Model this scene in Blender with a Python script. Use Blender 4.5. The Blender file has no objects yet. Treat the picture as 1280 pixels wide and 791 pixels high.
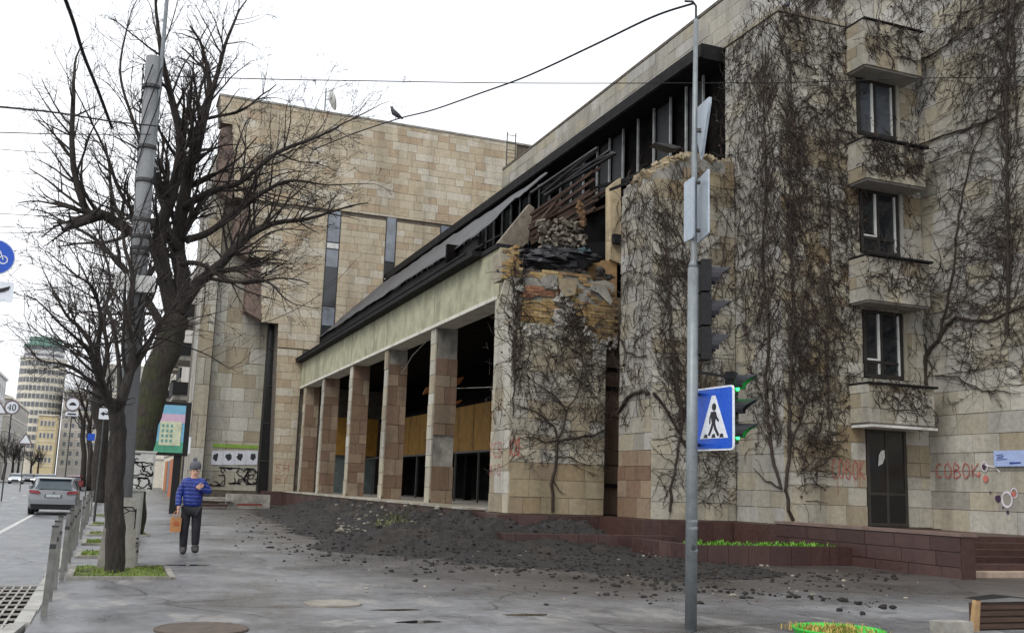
import bpy, bmesh, math, random
from mathutils import Vector, Matrix, noise
random.seed(7)
scene = bpy.context.scene
COL = scene.collection
# ------------------------------------------------------------------ camera
F_PX, CX, CY = 1256.63, 640.0, 395.5
YAW, PITCH, ROLL = 0.370895, 0.169296, 0.0332086
CAM = Vector((0, 0, 1.6))
_f = Vector((math.sin(YAW)*math.cos(PITCH), math.cos(YAW)*math.cos(PITCH), math.sin(PITCH)))
_r0 = Vector((math.cos(YAW), -math.sin(YAW), 0)); _u0 = _r0.cross(_f)
_r = _r0*math.cos(ROLL) + _u0*math.sin(ROLL); _u = -_r0*math.sin(ROLL) + _u0*math.cos(ROLL)
cam_d = bpy.data.cameras.new('camera'); cam = bpy.data.objects.new('camera', cam_d); COL.objects.link(cam)
cam.matrix_world = Matrix(((_r.x, _u.x, -_f.x, 0), (_r.y, _u.y, -_f.y, 0), (_r.z, _u.z, -_f.z, 1.6), (0, 0, 0, 1)))
cam_d.sensor_fit = 'HORIZONTAL'; cam_d.sensor_width = 36; cam_d.lens = F_PX/1280*36
cam_d.clip_start = 0.1; cam_d.clip_end = 5000
scene.camera = cam
def ray(px, py): return _f*F_PX + _r*(px-CX) - _u*(py-CY)
def onX(px, py, x): d = ray(px, py); return CAM + d*(x/d.x)
def onY(px, py, y): d = ray(px, py); return CAM + d*(y/d.y)
def onZ(px, py, z=0.1): d = ray(px, py); return CAM + d*((z-1.6)/d.z)
def project(p):
    v = p - CAM; w = v.dot(_f)
    return (CX + F_PX*v.dot(_r)/w, CY - F_PX*v.dot(_u)/w, w)
# ------------------------------------------------------------------ sky and light (overcast)
SUN_EL, SUN_AZ = math.radians(48), math.radians(235)      # sun behind thick cloud, behind and to the street side
world = bpy.data.worlds.new('World'); scene.world = world; world.use_nodes = True
wt = world.node_tree; wt.nodes.clear()
def wn(t): return wt.nodes.new(t)
wo = wn('ShaderNodeOutputWorld'); bg = wn('ShaderNodeBackground'); sky = wn('ShaderNodeTexSky')
sky.sky_type = 'NISHITA'; sky.sun_disc = False; sky.sun_elevation = SUN_EL; sky.sun_rotation = SUN_AZ
sky.air_density = 1.2; sky.dust_density = 3.0
tc = wn('ShaderNodeTexCoord'); mp = wn('ShaderNodeMapping'); mp.inputs['Scale'].default_value = (1, 1, 2.6)
nz = wn('ShaderNodeTexNoise'); nz.inputs['Scale'].default_value = 1.7; nz.inputs['Detail'].default_value = 5; nz.inputs['Roughness'].default_value = .55
cr = wn('ShaderNodeValToRGB'); e = cr.color_ramp.elements
e[0].position = .30; e[0].color = (7.6, 8.1, 8.9, 1); e[1].position = .62; e[1].color = (9.6, 9.75, 10.0, 1)
mx = wn('ShaderNodeMix'); mx.data_type = 'RGBA'; mx.inputs[0].default_value = .93
wt.links.new(tc.outputs['Generated'], mp.inputs[0]); wt.links.new(mp.outputs[0], nz.inputs['Vector'])
wt.links.new(nz.outputs['Fac'], cr.inputs[0]); wt.links.new(sky.outputs[0], mx.inputs['A']); wt.links.new(cr.outputs[0], mx.inputs['B'])
wt.links.new(mx.outputs['Result'], bg.inputs[0]); bg.inputs[1].default_value = .105
wt.links.new(bg.outputs[0], wo.inputs[0])
sd = bpy.data.lights.new('sun', 'SUN'); sd.energy = 1.2; sd.angle = math.radians(28); sd.color = (1, .97, .92)
sun = bpy.data.objects.new('sun', sd); COL.objects.link(sun)
_sd = Vector((math.sin(SUN_AZ)*math.cos(SUN_EL), math.cos(SUN_AZ)*math.cos(SUN_EL), math.sin(SUN_EL)))
sun.rotation_euler = _sd.to_track_quat('Z', 'Y').to_euler(); sun.location = (-20, -20, 40)
vs = scene.view_settings; vs.view_transform = 'Standard'; vs.look = 'None'; vs.exposure = 0.45; vs.gamma = 1; vs.use_curve_mapping = False
# ------------------------------------------------------------------ materials
MATS = {}
def srgb(*c):
    out = []
    for v in c:
        v /= 255.0; out.append(v/12.92 if v <= .04045 else ((v+.055)/1.055)**2.4)
    return tuple(out) + (1,)
class NT:
    def __init__(s, name):
        s.m = bpy.data.materials.new(name); s.m.use_nodes = True; s.t = s.m.node_tree
        s.b = s.t.nodes['Principled BSDF']; s.out = s.t.nodes['Material Output']
    def n(s, t, **kw):
        o = s.t.nodes.new(t)
        for k, v in kw.items(): setattr(o, k, v)
        return o
    def l(s, a, b): s.t.links.new(a, b)
    def noise(s, scale, detail=4, rough=.55, vec=None, stretch=None):
        g = s.n('ShaderNodeTexNoise'); g.inputs['Scale'].default_value = scale; g.inputs['Detail'].default_value = detail; g.inputs['Roughness'].default_value = rough
        geo = s.n('ShaderNodeNewGeometry'); v = geo.outputs['Position']
        if stretch:
            m = s.n('ShaderNodeMapping'); m.inputs['Scale'].default_value = stretch; s.l(v, m.inputs[0]); v = m.outputs[0]
        s.l(v, g.inputs['Vector']); return g.outputs['Fac']
    def ramp(s, fac, stops, interp='LINEAR'):
        r = s.n('ShaderNodeValToRGB'); r.color_ramp.interpolation = interp; el = r.color_ramp.elements
        while len(el) > 1: el.remove(el[0])
        el[0].position, el[0].color = stops[0]
        for p, c in stops[1:]:
            k = el.new(p); k.color = c
        s.l(fac, r.inputs[0]); return r.outputs[0]
    def mix(s, a, b, fac, mode='MIX'):
        m = s.n('ShaderNodeMix', data_type='RGBA', blend_type=mode)
        for sock, v in ((m.inputs[0], fac), (m.inputs['A'], a), (m.inputs['B'], b)):
            if hasattr(v, 'links') or hasattr(v, 'is_linked'): s.l(v, sock)
            else: sock.default_value = v
        return m.outputs['Result']
    def math(s, op, a, b=0, clamp=False):
        m = s.n('ShaderNodeMath', operation=op); m.use_clamp = clamp
        for i, v in enumerate((a, b)):
            if hasattr(v, 'is_linked'): s.l(v, m.inputs[i])
            else: m.inputs[i].default_value = v
        return m.outputs[0]
    def bump(s, h, strength=.3, dist=.02):
        b = s.n('ShaderNodeBump'); b.inputs['Strength'].default_value = strength; b.inputs['Distance'].default_value = dist
        s.l(h, b.inputs['Height']); s.l(b.outputs[0], s.b.inputs['Normal'])
    def set(s, color=None, rough=None, metal=None, **kw):
        for k, v in (('Base Color', color), ('Roughness', rough), ('Metallic', metal)):
            if v is None: continue
            if hasattr(v, 'is_linked'): s.l(v, s.b.inputs[k])
            else: s.b.inputs[k].default_value = v
        return s
def g(v, a=1): return (v, v, v, 1)
def M(name, c, rough=.7, metal=0, var=.18, scale=3.0, bump=.15, dirt=None, stretch=None, spec=None):
    """plain painted / cast surface: colour with grain, stains and fine relief"""
    if name in MATS: return MATS[name]
    t = NT(name); n1 = t.noise(scale, 6, .62, stretch=stretch); n2 = t.noise(scale*9, 4, .6)
    lo = tuple(x*(1-var*1.6) for x in c[:3]) + (1,); hi = tuple(min(1, x*(1+var)) for x in c[:3]) + (1,)
    col = t.ramp(n1, [(.3, lo), (.7, hi)])
    col = t.mix(col, t.ramp(n2, [(.35, g(.78)), (.65, g(1.1))]), .6, 'MULTIPLY')
    if dirt: col = t.mix(col, dirt, t.ramp(t.noise(scale*.6, 7, .7, stretch=(1, 1, .25)), [(.52, g(0)), (.72, g(.75))]))
    t.set(col, t.ramp(n2, [(.3, g(max(.05, rough-.12))), (.7, g(min(1, rough+.1)))]), metal)
    if bump: t.bump(n2, bump, .01)
    if spec is not None: t.b.inputs['Specular IOR Level'].default_value = spec
    MATS[name] = t.m; return t.m
def stone(name, tones, grime=.5, rough=.85, streak=(1, 1, .12), dark=.62):
    """cladding stone: every slab takes its own tone (object random or the face attribute 'tone')"""
    if name in MATS: return MATS[name]
    t = NT(name)
    oi = t.n('ShaderNodeObjectInfo'); at = t.n('ShaderNodeAttribute', attribute_name='tone')
    f = t.math('FRACT', t.math('ADD', t.math('MULTIPLY', oi.outputs['Random'], 7.31), at.outputs['Fac']))
    tones = [tuple(x*dark for x in c[:3])+(1,) for c in tones]; k = len(tones); col = t.ramp(f, [(i/k, c) for i, c in enumerate(tones)], 'CONSTANT')
    n1 = t.noise(1.1, 8, .68); n2 = t.noise(7, 6, .65); n3 = t.noise(.9, 6, .65, stretch=streak); n4 = t.noise(45, 3, .6)
    col = t.mix(col, t.ramp(n2, [(.28, g(.72)), (.6, g(1.08)), (.8, g(1.18))]), .75, 'MULTIPLY')
    col = t.mix(col, t.ramp(n4, [(.3, g(.8)), (.7, g(1.12))]), .6, 'MULTIPLY')
    dark = t.ramp(n3, [(.42, g(1)), (.62, g(.55)), (.78, g(.34))])
    col = t.mix(col, dark, grime, 'MULTIPLY')
    col = t.mix(col, srgb(70, 62, 52), t.ramp(n1, [(.56, g(0)), (.76, g(grime*.8))]))
    t.set(col, t.ramp(n2, [(.3, g(rough-.15)), (.7, g(rough+.1))]))
    h = t.math('ADD', t.math('MULTIPLY', n2, .7), t.math('MULTIPLY', n4, .35)); t.bump(h, .55, .02)
    MATS[name] = t.m; return t.m
S = srgb
m_far = stone('limestone_far', [S(208,195,170), S(200,185,158), S(214,204,184), S(199,182,154), S(205,191,166), S(193,172,144), S(216,207,189), S(203,188,162), S(208,194,169)], .55, dark=.82)
m_cream = stone('limestone_cream', [S(214,208,190), S(198,190,170), S(222,217,203), S(190,176,150), S(206,200,186), S(214,204,180)], .72, dark=.67)
m_grey = stone('limestone_grey', [S(198,194,184), S(190,185,173), S(206,202,194), S(197,188,166), S(184,179,167), S(202,196,180)], .55, dark=.66)
m_brown = stone('sandstone_brown', [S(168,144,120), S(154,126,102), S(180,156,130), S(146,118,96), S(172,150,126), S(158,128,108), S(184,164,140)], .7, dark=.66)
m_ochre = stone('sandstone_ochre', [S(198,180,146), S(188,166,130), S(204,188,156), S(184,164,134)], .75, dark=.58)
m_mortar = M('mortar_dark', S(98,90,80), .95, var=.3)
m_grout = M('mortar_pale', S(150,142,126), .95, var=.25)
m_conc = M('cast_concrete', S(166,164,138), .85, var=.2, dirt=S(84,78,62), scale=1.6)
m_conc_g = M('rough_concrete', S(150,146,138), .9, var=.3, dirt=S(72,68,62), scale=2.2, bump=.5)
m_brick = stone('yellow_brick', [S(196,164,108), S(182,146,98), S(204,178,128), S(158,128,94), S(176,146,112), S(190,160,104)], .8, dark=.66)
m_redbrick = stone('pink_brick', [S(182,132,98), S(168,118,88), S(190,146,112)], .5)
m_granite = stone('red_granite', [S(82,58,54), S(90,66,62), S(76,53,49), S(86,62,56)], .45, .45, dark=.8)
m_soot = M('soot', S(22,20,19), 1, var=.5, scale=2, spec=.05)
m_black = M('charred_metal', S(34,33,34), .8, var=.4, scale=2.5, dirt=S(20,19,18), spec=.2)
m_sheet = M('weathered_roof_sheet', S(74,74,76), .65, var=.3, scale=1.4, dirt=S(52,50,48), bump=.35)
m_mull = M('mullion_metal', S(150,152,152), .6, 0, var=.3)
m_yellow = M('yellow_panel', S(140,102,32), .7, dirt=S(70,52,24))
m_white = M('white_paint', S(214,214,210), .55, var=.08, dirt=S(150,146,138))
m_wframe = M('window_frame_dark', S(46,44,42), .5, var=.25)
m_wood = M('charred_wood', S(66,47,37), .85, var=.45, scale=4, stretch=(1,1,6))
m_ply = M('dusty_board', S(176,142,100), .85, var=.25, dirt=S(96,74,52))
t = NT('black_soil'); _a = t.noise(5, 8, .75); _b = t.noise(22, 6, .7); _c = t.noise(.8, 5, .6)
_col = t.ramp(_b, [(.32, S(20,18,17)), (.55, S(46,42,39)), (.75, S(84,76,68))]); _col = t.mix(_col, t.ramp(_a, [(.35, g(.55)), (.65, g(1.25))]), .9, 'MULTIPLY')
_col = t.mix(_col, S(84,70,56), t.ramp(_c, [(.52, g(0)), (.72, g(.45))]))
t.set(_col, t.ramp(_a, [(.35, g(.55)), (.6, g(.95))])); t.bump(t.math('ADD', _a, t.math('MULTIPLY', _b, .5)), 1.0, .09); m_soil = t.m
m_rock = M('broken_stone', S(150,142,128), .9, var=.3)
m_rubble = M('dark_rubble', S(82,77,72), .95, var=.4)
m_steel = M('galvanised_steel', S(132,138,141), .5, .35, var=.14, scale=6, dirt=S(92,90,86))
m_steel_d = M('dark_steel', S(70,70,70), .5, .5, var=.2)
m_blk = M('black_plastic', S(22,22,24), .8, var=.2)
m_vine = M('vine_bark', S(54,44,38), .95, var=.35, scale=8)
m_vleaf = M('withered_vine_leaf', S(70,52,42), .95, var=.4, scale=6)
t = NT('tree_bark'); _a = t.noise(18, 6, .7, stretch=(1,1,.22)); _b = t.noise(3, 5, .6)
t.set(t.mix(t.ramp(_a, [(.3, S(28,25,23)), (.6, S(62,56,51)), (.8, S(84,78,70))]), t.ramp(_b, [(.3, g(.7)), (.7, g(1.15))]), .8, 'MULTIPLY'), .95); t.bump(_a, 1, .05); m_bark = t.m; MATS['tree_bark'] = m_bark
m_twig = M('tree_twig', S(54,46,42), .95, var=.3, scale=4)
def glass(name, c, rough=.08):
    if name in MATS: return MATS[name]
    t = NT(name); t.set(t.ramp(t.noise(1.5, 5, .6), [(.35, tuple(x*.6 for x in c[:3])+(1,)), (.7, c)]), rough)
    t.b.inputs['Specular IOR Level'].default_value = .7; MATS[name] = t.m; return t.m
m_glass = glass('window_glass', S(36,40,44)); m_glass_sky = glass('sky_reflection_glass', S(132,138,147), .08)  # m_glass_sky: the sky's reflection is painted into the pane colour
m_glass_dk = glass('dirty_glass', S(24,25,26), .2)
# ------------------------------------------------------------------ mesh helpers
class MB:
    def __init__(s): s.v = []; s.f = []; s.mi = []; s.tone = []
    def add(s, vs, fs, mi=0, tone=None):
        o = len(s.v); s.v += [tuple(p) for p in vs]; s.f += [tuple(i+o for i in f) for f in fs]; s.mi += [mi]*len(fs)
        s.tone += [random.random() if tone is None else tone]*len(fs); return s
    def box(s, lo, hi, mi=0, mat=None):
        x0, y0, z0 = lo; x1, y1, z1 = hi
        vs = [Vector(p) for p in ((x0,y0,z0),(x1,y0,z0),(x1,y1,z0),(x0,y1,z0),(x0,y0,z1),(x1,y0,z1),(x1,y1,z1),(x0,y1,z1))]
        if mat: vs = [mat @ p for p in vs]
        return s.add(vs, ((0,3,2,1),(4,5,6,7),(0,1,5,4),(1,2,6,5),(2,3,7,6),(3,0,4,7)), mi)
    def bar(s, a, b, w, h, mi=0, up=Vector((0,0,1))):
        a = Vector(a); b = Vector(b); d = (b-a); L = d.length; d.normalize()
        if abs(d.dot(up)) > .98: up = Vector((1,0,0))
        x = d.cross(up).normalized(); y = x.cross(d)
        vs = [q + x*(sx*w/2) + y*(sy*h/2) for q in (a, b) for sx, sy in ((-1,-1),(1,-1),(1,1),(-1,1))]
        return s.add(vs, ((0,1,2,3),(7,6,5,4),(0,4,5,1),(1,5,6,2),(2,6,7,3),(3,7,4,0)), mi)
    def tube(s, pts, rad, sides=6, mi=0, cap=True):
        pts = [Vector(p) for p in pts]; n = len(pts)
        if not hasattr(rad, '__len__'): rad = [rad]*n
        d0 = (pts[1]-pts[0]).normalized(); x = d0.orthogonal().normalized(); vs = []
        for i, p in enumerate(pts):
            d = (pts[min(i+1, n-1)] - pts[max(i-1, 0)]).normalized()
            x = (x - d*x.dot(d))
            x = x.normalized() if x.length > 1e-6 else d.orthogonal().normalized()
            y = d.cross(x)
            for k in range(sides):
                a = 2*math.pi*k/sides; vs.append(p + (x*math.cos(a) + y*math.sin(a))*rad[i])
        fs = [(i*sides+k, i*sides+(k+1)%sides, (i+1)*sides+(k+1)%sides, (i+1)*sides+k) for i in range(n-1) for k in range(sides)]
        if cap and sides > 2: fs += [tuple(range(sides-1, -1, -1)), tuple(range((n-1)*sides, n*sides))]
        return s.add(vs, fs, mi)
    def prism(s, poly, off, mi=0):
        """polygon (list of points) extruded by the vector off"""
        n = len(poly); poly = [Vector(p) for p in poly]; off = Vector(off)
        vs = poly + [p+off for p in poly]
        fs = [tuple(range(n)), tuple(range(2*n-1, n-1, -1))] + [(i+n, (i+1)%n+n, (i+1)%n, i) for i in range(n)]
        return s.add(vs, fs, mi)
    def lathe(s, prof, base, seg=16, mi=0, axis=None):
        """prof: (radius, height) pairs round the z axis (or a matrix)"""
        vs = []; n = len(prof); base = Vector(base)
        for r, z in prof:
            for k in range(seg):
                a = 2*math.pi*k/seg; p = Vector((r*math.cos(a), r*math.sin(a), z)); vs.append(base + (axis @ p if axis else p))
        fs = [(i*seg+k, i*seg+(k+1)%seg, (i+1)*seg+(k+1)%seg, (i+1)*seg+k) for i in range(n-1) for k in range(seg)]
        fs += [tuple(range(seg-1, -1, -1)), tuple(range((n-1)*seg, n*seg))]
        return s.add(vs, fs, mi)
    def build(s, name, mats, parent=None, smooth=False, loc=None):
        me = bpy.data.meshes.new(name); 
        vs = s.v
        if loc is not None: L = Vector(loc); vs = [(p[0]-L.x, p[1]-L.y, p[2]-L.z) for p in vs]
        me.from_pydata(vs, [], s.f)
        if not isinstance(mats, (list, tuple)): mats = [mats]
        for m in mats: me.materials.append(m)
        if len(mats) > 1: me.polygons.foreach_set('material_index', s.mi)
        at = me.attributes.new('tone', 'FLOAT', 'FACE'); at.data.foreach_set('value', s.tone)
        if smooth: me.polygons.foreach_set('use_smooth', [True]*len(s.f))
        me.update()
        return put(name, me, parent, loc)
def put(name, me, parent=None, loc=None):
    o = bpy.data.objects.new(name, me); COL.objects.link(o)
    if loc is not None: o.location = loc
    if parent is not None: attach(o, parent)
    return o
def world_of(o):
    m = Matrix.LocRotScale(o.location, o.rotation_euler, o.scale)
    return world_of(o.parent) @ o.matrix_parent_inverse @ m if o.parent else m
def attach(o, parent):
    o.parent = parent; o.matrix_parent_inverse = world_of(parent).inverted()
def tag(o, label, cat, group=None):
    o['label'] = label; o['category'] = cat
    if group: o['group'] = group
    return o
def kind(o, k): o['kind'] = k; return o
def empty(name, loc, label=None, cat=None, group=None):
    o = bpy.data.objects.new(name, None); COL.objects.link(o); o.location = loc; o.empty_display_size = .3
    if label: tag(o, label, cat, group)
    return o
def copy_tree(o, parent=None):
    c = o.copy(); COL.objects.link(c); c.parent = parent
    if parent is not None: c.matrix_parent_inverse = o.matrix_parent_inverse.copy()
    for ch in [k for k in o.children]: copy_tree(ch, c)
    return c
def inpoly(x, y, P):
    c = False; n = len(P); j = n-1
    for i in range(n):
        if (P[i][1] > y) != (P[j][1] > y) and x < (P[j][0]-P[i][0])*(y-P[i][1])/(P[j][1]-P[i][1]) + P[i][0]: c = not c
        j = i
    return c
Z = Vector((0,0,1))
class Plane:
    """a wall face: o origin, u along it, n outward"""
    def __init__(s, o, u, n): s.o = Vector(o); s.u = Vector(u).normalized(); s.n = Vector(n).normalized()
    def p(s, u, v, n=0): return s.o + s.u*u + Z*v + s.n*n
    def px(s, x, y):
        d = ray(x, y); k = (s.o-CAM).dot(s.n)/d.dot(s.n); q = CAM + d*k - s.o
        return (q.dot(s.u), q.z)
    def pts(s, L): return [s.px(x, y) for x, y in L]
BLOCKS = {}
UNIT = {}
def unit_box(mat):
    if mat.name not in UNIT:
        b = MB().box((-.5,-.5,-.5), (.5,.5,.5)); me = bpy.data.meshes.new('slab'); me.from_pydata(b.v, [], b.f); me.materials.append(mat); UNIT[mat.name] = me
    return UNIT[mat.name]
def block(thing, part, pl, u0, u1, v0, v1, n0, n1, mat, name='stone_block', rot=0):
    c = pl.p((u0+u1)/2, (v0+v1)/2, (n0+n1)/2)
    a = project(pl.p(u0, v0, n1)); b = project(pl.p(u1, v1, n1)); size = min(abs(a[0]-b[0]), 99)*abs(a[1]-b[1])
    inside = -30 < (a[0]+b[0])/2 < 1310 and -30 < (a[1]+b[1])/2 < 820
    BLOCKS.setdefault((thing.name, name), []).append((size if inside else 0, part, pl, (u1-u0, v1-v0, n1-n0), c, mat, rot))
def flush_blocks(limit=300):
    for (tn, name), L in BLOCKS.items():
        L.sort(key=lambda q: -q[0]); rest = {}
        for i, (sz, part, pl, d, c, mat, rot) in enumerate(L):
            R = Matrix((( pl.u.x, 0, pl.n.x), (pl.u.y, 0, pl.n.y), (0, 1, 0))).to_4x4()
            if rot: R = R @ Matrix.Rotation(rot, 4, 'Z')
            mw = Matrix.Translation(c) @ R @ Matrix.Diagonal((d[0], d[1], d[2], 1))
            if i < limit and sz > 0:
                o = bpy.data.objects.new(name, unit_box(mat)); COL.objects.link(o)
                o.parent = part; o.matrix_parent_inverse = world_of(part).inverted(); o.matrix_basis = mw
            else:
                mb = rest.setdefault((part.name, mat.name), (part, mat, MB()))[2]
                mb.box((-.5,-.5,-.5), (.5,.5,.5), 0, mw)
        for (pn, mn), (part, mat, mb) in rest.items():
            kind(mb.build(name + 's', mat, part), 'stuff')
def clad(thing, part, pl, U, V, row, lens, mat, holes=(), skip=None, thick=.04, gap=.012, alt=None, jit=.012, rnd_rows=0, name='stone_block'):
    """courses of slabs over the rectangle U x V of a face; holes are (u0,u1,v0,v1); mat may be a function of (u, v)"""
    vs = [V[0]]
    while vs[-1] < V[1]-.02:
        vs.append(min(V[1], vs[-1] + row*(1 + random.uniform(-rnd_rows, rnd_rows))))
    cuts = sorted({h[i] for h in holes for i in (2, 3) if V[0] < h[i] < V[1]})
    for c in cuts:
        k = min(range(len(vs)), key=lambda i: abs(vs[i]-c))
        if abs(vs[k]-c) < row*.45: vs[k] = c
        else: vs.append(c); vs.sort()
    for a, b in zip(vs, vs[1:]):
        if b-a < .03: continue
        iv = [(U[0], U[1])]
        for h in holes:
            if h[2] < b-.01 and h[3] > a+.01:
                iv = [q for s, e in iv for q in ((s, min(e, h[0])), (max(s, h[1]), e)) if q[1]-q[0] > .02]
        for s, e in iv:
            u = s - random.uniform(0, lens[0]*.6)
            while u < e-.03:
                w = random.uniform(*lens); x0 = max(s, u); x1 = min(e, u+w)
                if e-x1 < lens[0]*.35: x1 = e
                u = x1
                if x1-x0 < .05: continue
                cu, cv = (x0+x1)/2, (a+b)/2
                if skip and skip(cu, cv): continue
                mt = mat(cu, cv) if callable(mat) else mat
                block(thing, part, pl, x0+gap/2, x1-gap/2, a+gap/2, b-gap/2, -.02, thick+random.uniform(-jit, jit), mt, name)
def ribbon(mb, pl, poly, w, n, taper=False):
    """a painted stroke on a face: flat strip along the (u,v) polyline"""
    m = len(poly); vs = []
    for i, (u, v) in enumerate(poly):
        a = poly[max(0, i-1)]; b = poly[min(m-1, i+1)]; dx, dy = b[0]-a[0], b[1]-a[1]; L = math.hypot(dx, dy) or 1
        hw = w/2*(random.uniform(.75, 1.15))
        vs += [pl.p(u-dy/L*hw, v+dx/L*hw, n), pl.p(u+dy/L*hw, v-dx/L*hw, n)]
    mb.add(vs, [(2*i, 2*i+1, 2*i+3, 2*i+2) for i in range(m-1)])
def arc(cx, cy, rx, ry, a0, a1, k=12): return [(cx+rx*math.cos(math.radians(a0+(a1-a0)*i/k)), cy+ry*math.sin(math.radians(a0+(a1-a0)*i/k))) for i in range(k+1)]
GLYPH = {  # unit strokes in a 0..1 box
 'C': [arc(.55,.5,.45,.5,50,310)], 'O': [arc(.5,.5,.45,.5,0,360,16)], 'B': [[(.1,0),(.1,1)], arc(.1,.76,.7,.24,90,-90), arc(.1,.26,.8,.26,90,-90)],
 'K': [[(.1,0),(.1,1)], [(.9,1),(.1,.45),(.95,0)]], '4': [[(.7,0),(.7,1),(.05,.35),(.95,.35)]], '0': [arc(.5,.5,.4,.5,0,360,16)],
 'E': [[(.9,1),(.1,1),(.1,0),(.9,0)],[(.1,.5),(.75,.5)]], 'H': [[(.1,0),(.1,1)],[(.9,0),(.9,1)],[(.1,.5),(.9,.5)]], 'A': [[(0,0),(.5,1),(1,0)],[(.2,.4),(.8,.4)]],
 'M': [[(0,0),(.1,1),(.5,.4),(.9,1),(1,0)]], 'T': [[(0,1),(1,1)],[(.5,1),(.5,0)]], 'X': [[(0,0),(1,1)],[(0,1),(1,0)]], 'S': [arc(.5,.75,.4,.25,20,270)+arc(.5,.25,.4,.25,90,-160)],
 'Y': [[(0,1),(.5,.5),(1,1)],[(.5,.5),(.4,0)]], '|': [[(.5,0),(.5,1)]], 'N': [[(.05,0),(.05,1),(.95,0),(.95,1)]], 'U': [[(.05,1),(.1,.2),(.5,0),(.9,.2),(.95,1)]]}
def write(mb, pl, text, u, v, w, h, sw, n, sp=1.25, wob=.06):
    for i, ch in enumerate(text):
        for st in GLYPH.get(ch, []):
            ribbon(mb, pl, [(u+i*w*sp+(x+random.uniform(-wob, wob))*w, v+(y+random.uniform(-wob, wob))*h) for x, y in st], sw, n)
def scribble(mb, pl, u0, v0, u1, v1, n_str, sw, n):
    for k in range(n_str):
        u = random.uniform(u0, u1); v = random.uniform(v0, v1); a = random.uniform(0, 6.28); P = []
        for i in range(random.randint(6, 14)):
            P.append((u, v)); a += random.uniform(-1.5, 1.5); s = min(u1-u0, v1-v0)*.22
            u = min(u1, max(u0, u+math.cos(a)*s*1.2)); v = min(v1, max(v0, v+math.sin(a)*s))
        ribbon(mb, pl, P, sw, n)
# ================================================================== ground, road, pavement
gz = MB().add([(-900,-200,-.16),(900,-200,-.16),(900,1500,-.16),(-900,1500,-.16)], [(0,1,2,3)])
m_ground = M('ground_earth', S(92,88,82), .95)
kind(gz.build('ground', m_ground), 'structure')
def wet_asphalt(name, lo, hi, patch, wet=.5, dirtc=None):
    t = NT(name); n1 = t.noise(.35, 7, .62); n2 = t.noise(2.6, 8, .7); n3 = t.noise(70, 3, .7); n4 = t.noise(.8, 7, .66, stretch=(1, .6, 1)); n5 = t.noise(.22, 6, .6); n6 = t.noise(9, 5, .7)
    col = t.ramp(n1, [(.32, lo), (.68, hi)])
    col = t.mix(col, patch, t.ramp(n4, [(.57, g(0)), (.60, g(.55)), (.66, g(.7))]))                 # worn, paler aggregate
    col = t.mix(col, tuple(x*.5 for x in lo[:3])+(1,), t.ramp(t.noise(.55, 8, .7), [(.60, g(0)), (.63, g(.55))]))   # darker repairs
    col = t.mix(col, t.ramp(n2, [(.3, g(.62)), (.7, g(1.25))]), .7, 'MULTIPLY')
    col = t.mix(col, t.ramp(n6, [(.3, g(.7)), (.7, g(1.2))]), .7, 'MULTIPLY')
    col = t.mix(col, t.ramp(n3, [(.3, g(.5)), (.7, g(1.4))]), .7, 'MULTIPLY')
    if dirtc: col = t.mix(col, dirtc, t.ramp(n5, [(.5, g(0)), (.6, g(.55))]))
    if dirtc:      # soil trodden out from the bank over the forecourt
        sp_ = t.n('ShaderNodeSeparateXYZ'); ge_ = t.n('ShaderNodeNewGeometry'); t.l(ge_.outputs['Position'], sp_.inputs[0])
        fx = t.math('DIVIDE', t.math('SUBTRACT', sp_.outputs['X'], 2.5), 5.0, True); fy = t.math('DIVIDE', t.math('SUBTRACT', sp_.outputs['Y'], 11.0), 5.0, True)
        k_ = t.math('ADD', t.math('MULTIPLY', t.math('MULTIPLY', fx, fy), .34), t.math('MULTIPLY', t.math('ADD', n4, n2), .5))
        col = t.mix(col, S(66,59,54), t.ramp(k_, [(.56, g(0)), (.70, g(.75)), (.9, g(.92))]))
    # cracks
    geo = t.n('ShaderNodeNewGeometry'); wv = t.n('ShaderNodeTexNoise'); wv.inputs['Scale'].default_value = 1.3; wv.inputs['Detail'].default_value = 4; t.l(geo.outputs['Position'], wv.inputs['Vector'])
    add = t.n('ShaderNodeMix', data_type='RGBA'); add.inputs[0].default_value = .32; t.l(geo.outputs['Position'], add.inputs['A']); t.l(wv.outputs['Color'], add.inputs['B'])
    vo = t.n('ShaderNodeTexVoronoi', feature='DISTANCE_TO_EDGE'); vo.inputs['Scale'].default_value = .55; t.l(add.outputs['Result'], vo.inputs['Vector'])
    crack = t.math('MULTIPLY', t.ramp(vo.outputs['Distance'], [(0, g(1)), (.014, g(0))]), t.ramp(n5, [(.42, g(0)), (.55, g(1))]))
    col = t.mix(col, g(.02), t.math('MULTIPLY', crack, .8))
    # film of rain water: a little darker and glossier where it lies
    film = t.ramp(t.math('ADD', t.math('MULTIPLY', n1, .45), t.math('MULTIPLY', n4, .55)), [(.42, g(1)), (.56, g(0))])
    col = t.mix(col, g(.66), t.math('MULTIPLY', film, .6), 'MULTIPLY')
    r = t.ramp(film, [(0, g(.55)), (1, g(.55-wet*.62))])
    r = t.math('ADD', r, t.math('MULTIPLY', t.math('SUBTRACT', n6, .5), .4), True)
    t.set(col, r); t.bump(t.math('SUBTRACT', t.math('ADD', t.math('MULTIPLY', n3, .5), n2), crack), .30, .014)
    MATS[name] = t.m; return t.m
m_side = wet_asphalt('wet_pavement_asphalt', S(104,104,106), S(140,140,142), S(160,157,152), .46, S(84,78,74))
m_road = wet_asphalt('wet_road_asphalt', S(100,102,106), S(132,134,138), S(146,144,140), .42)
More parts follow.
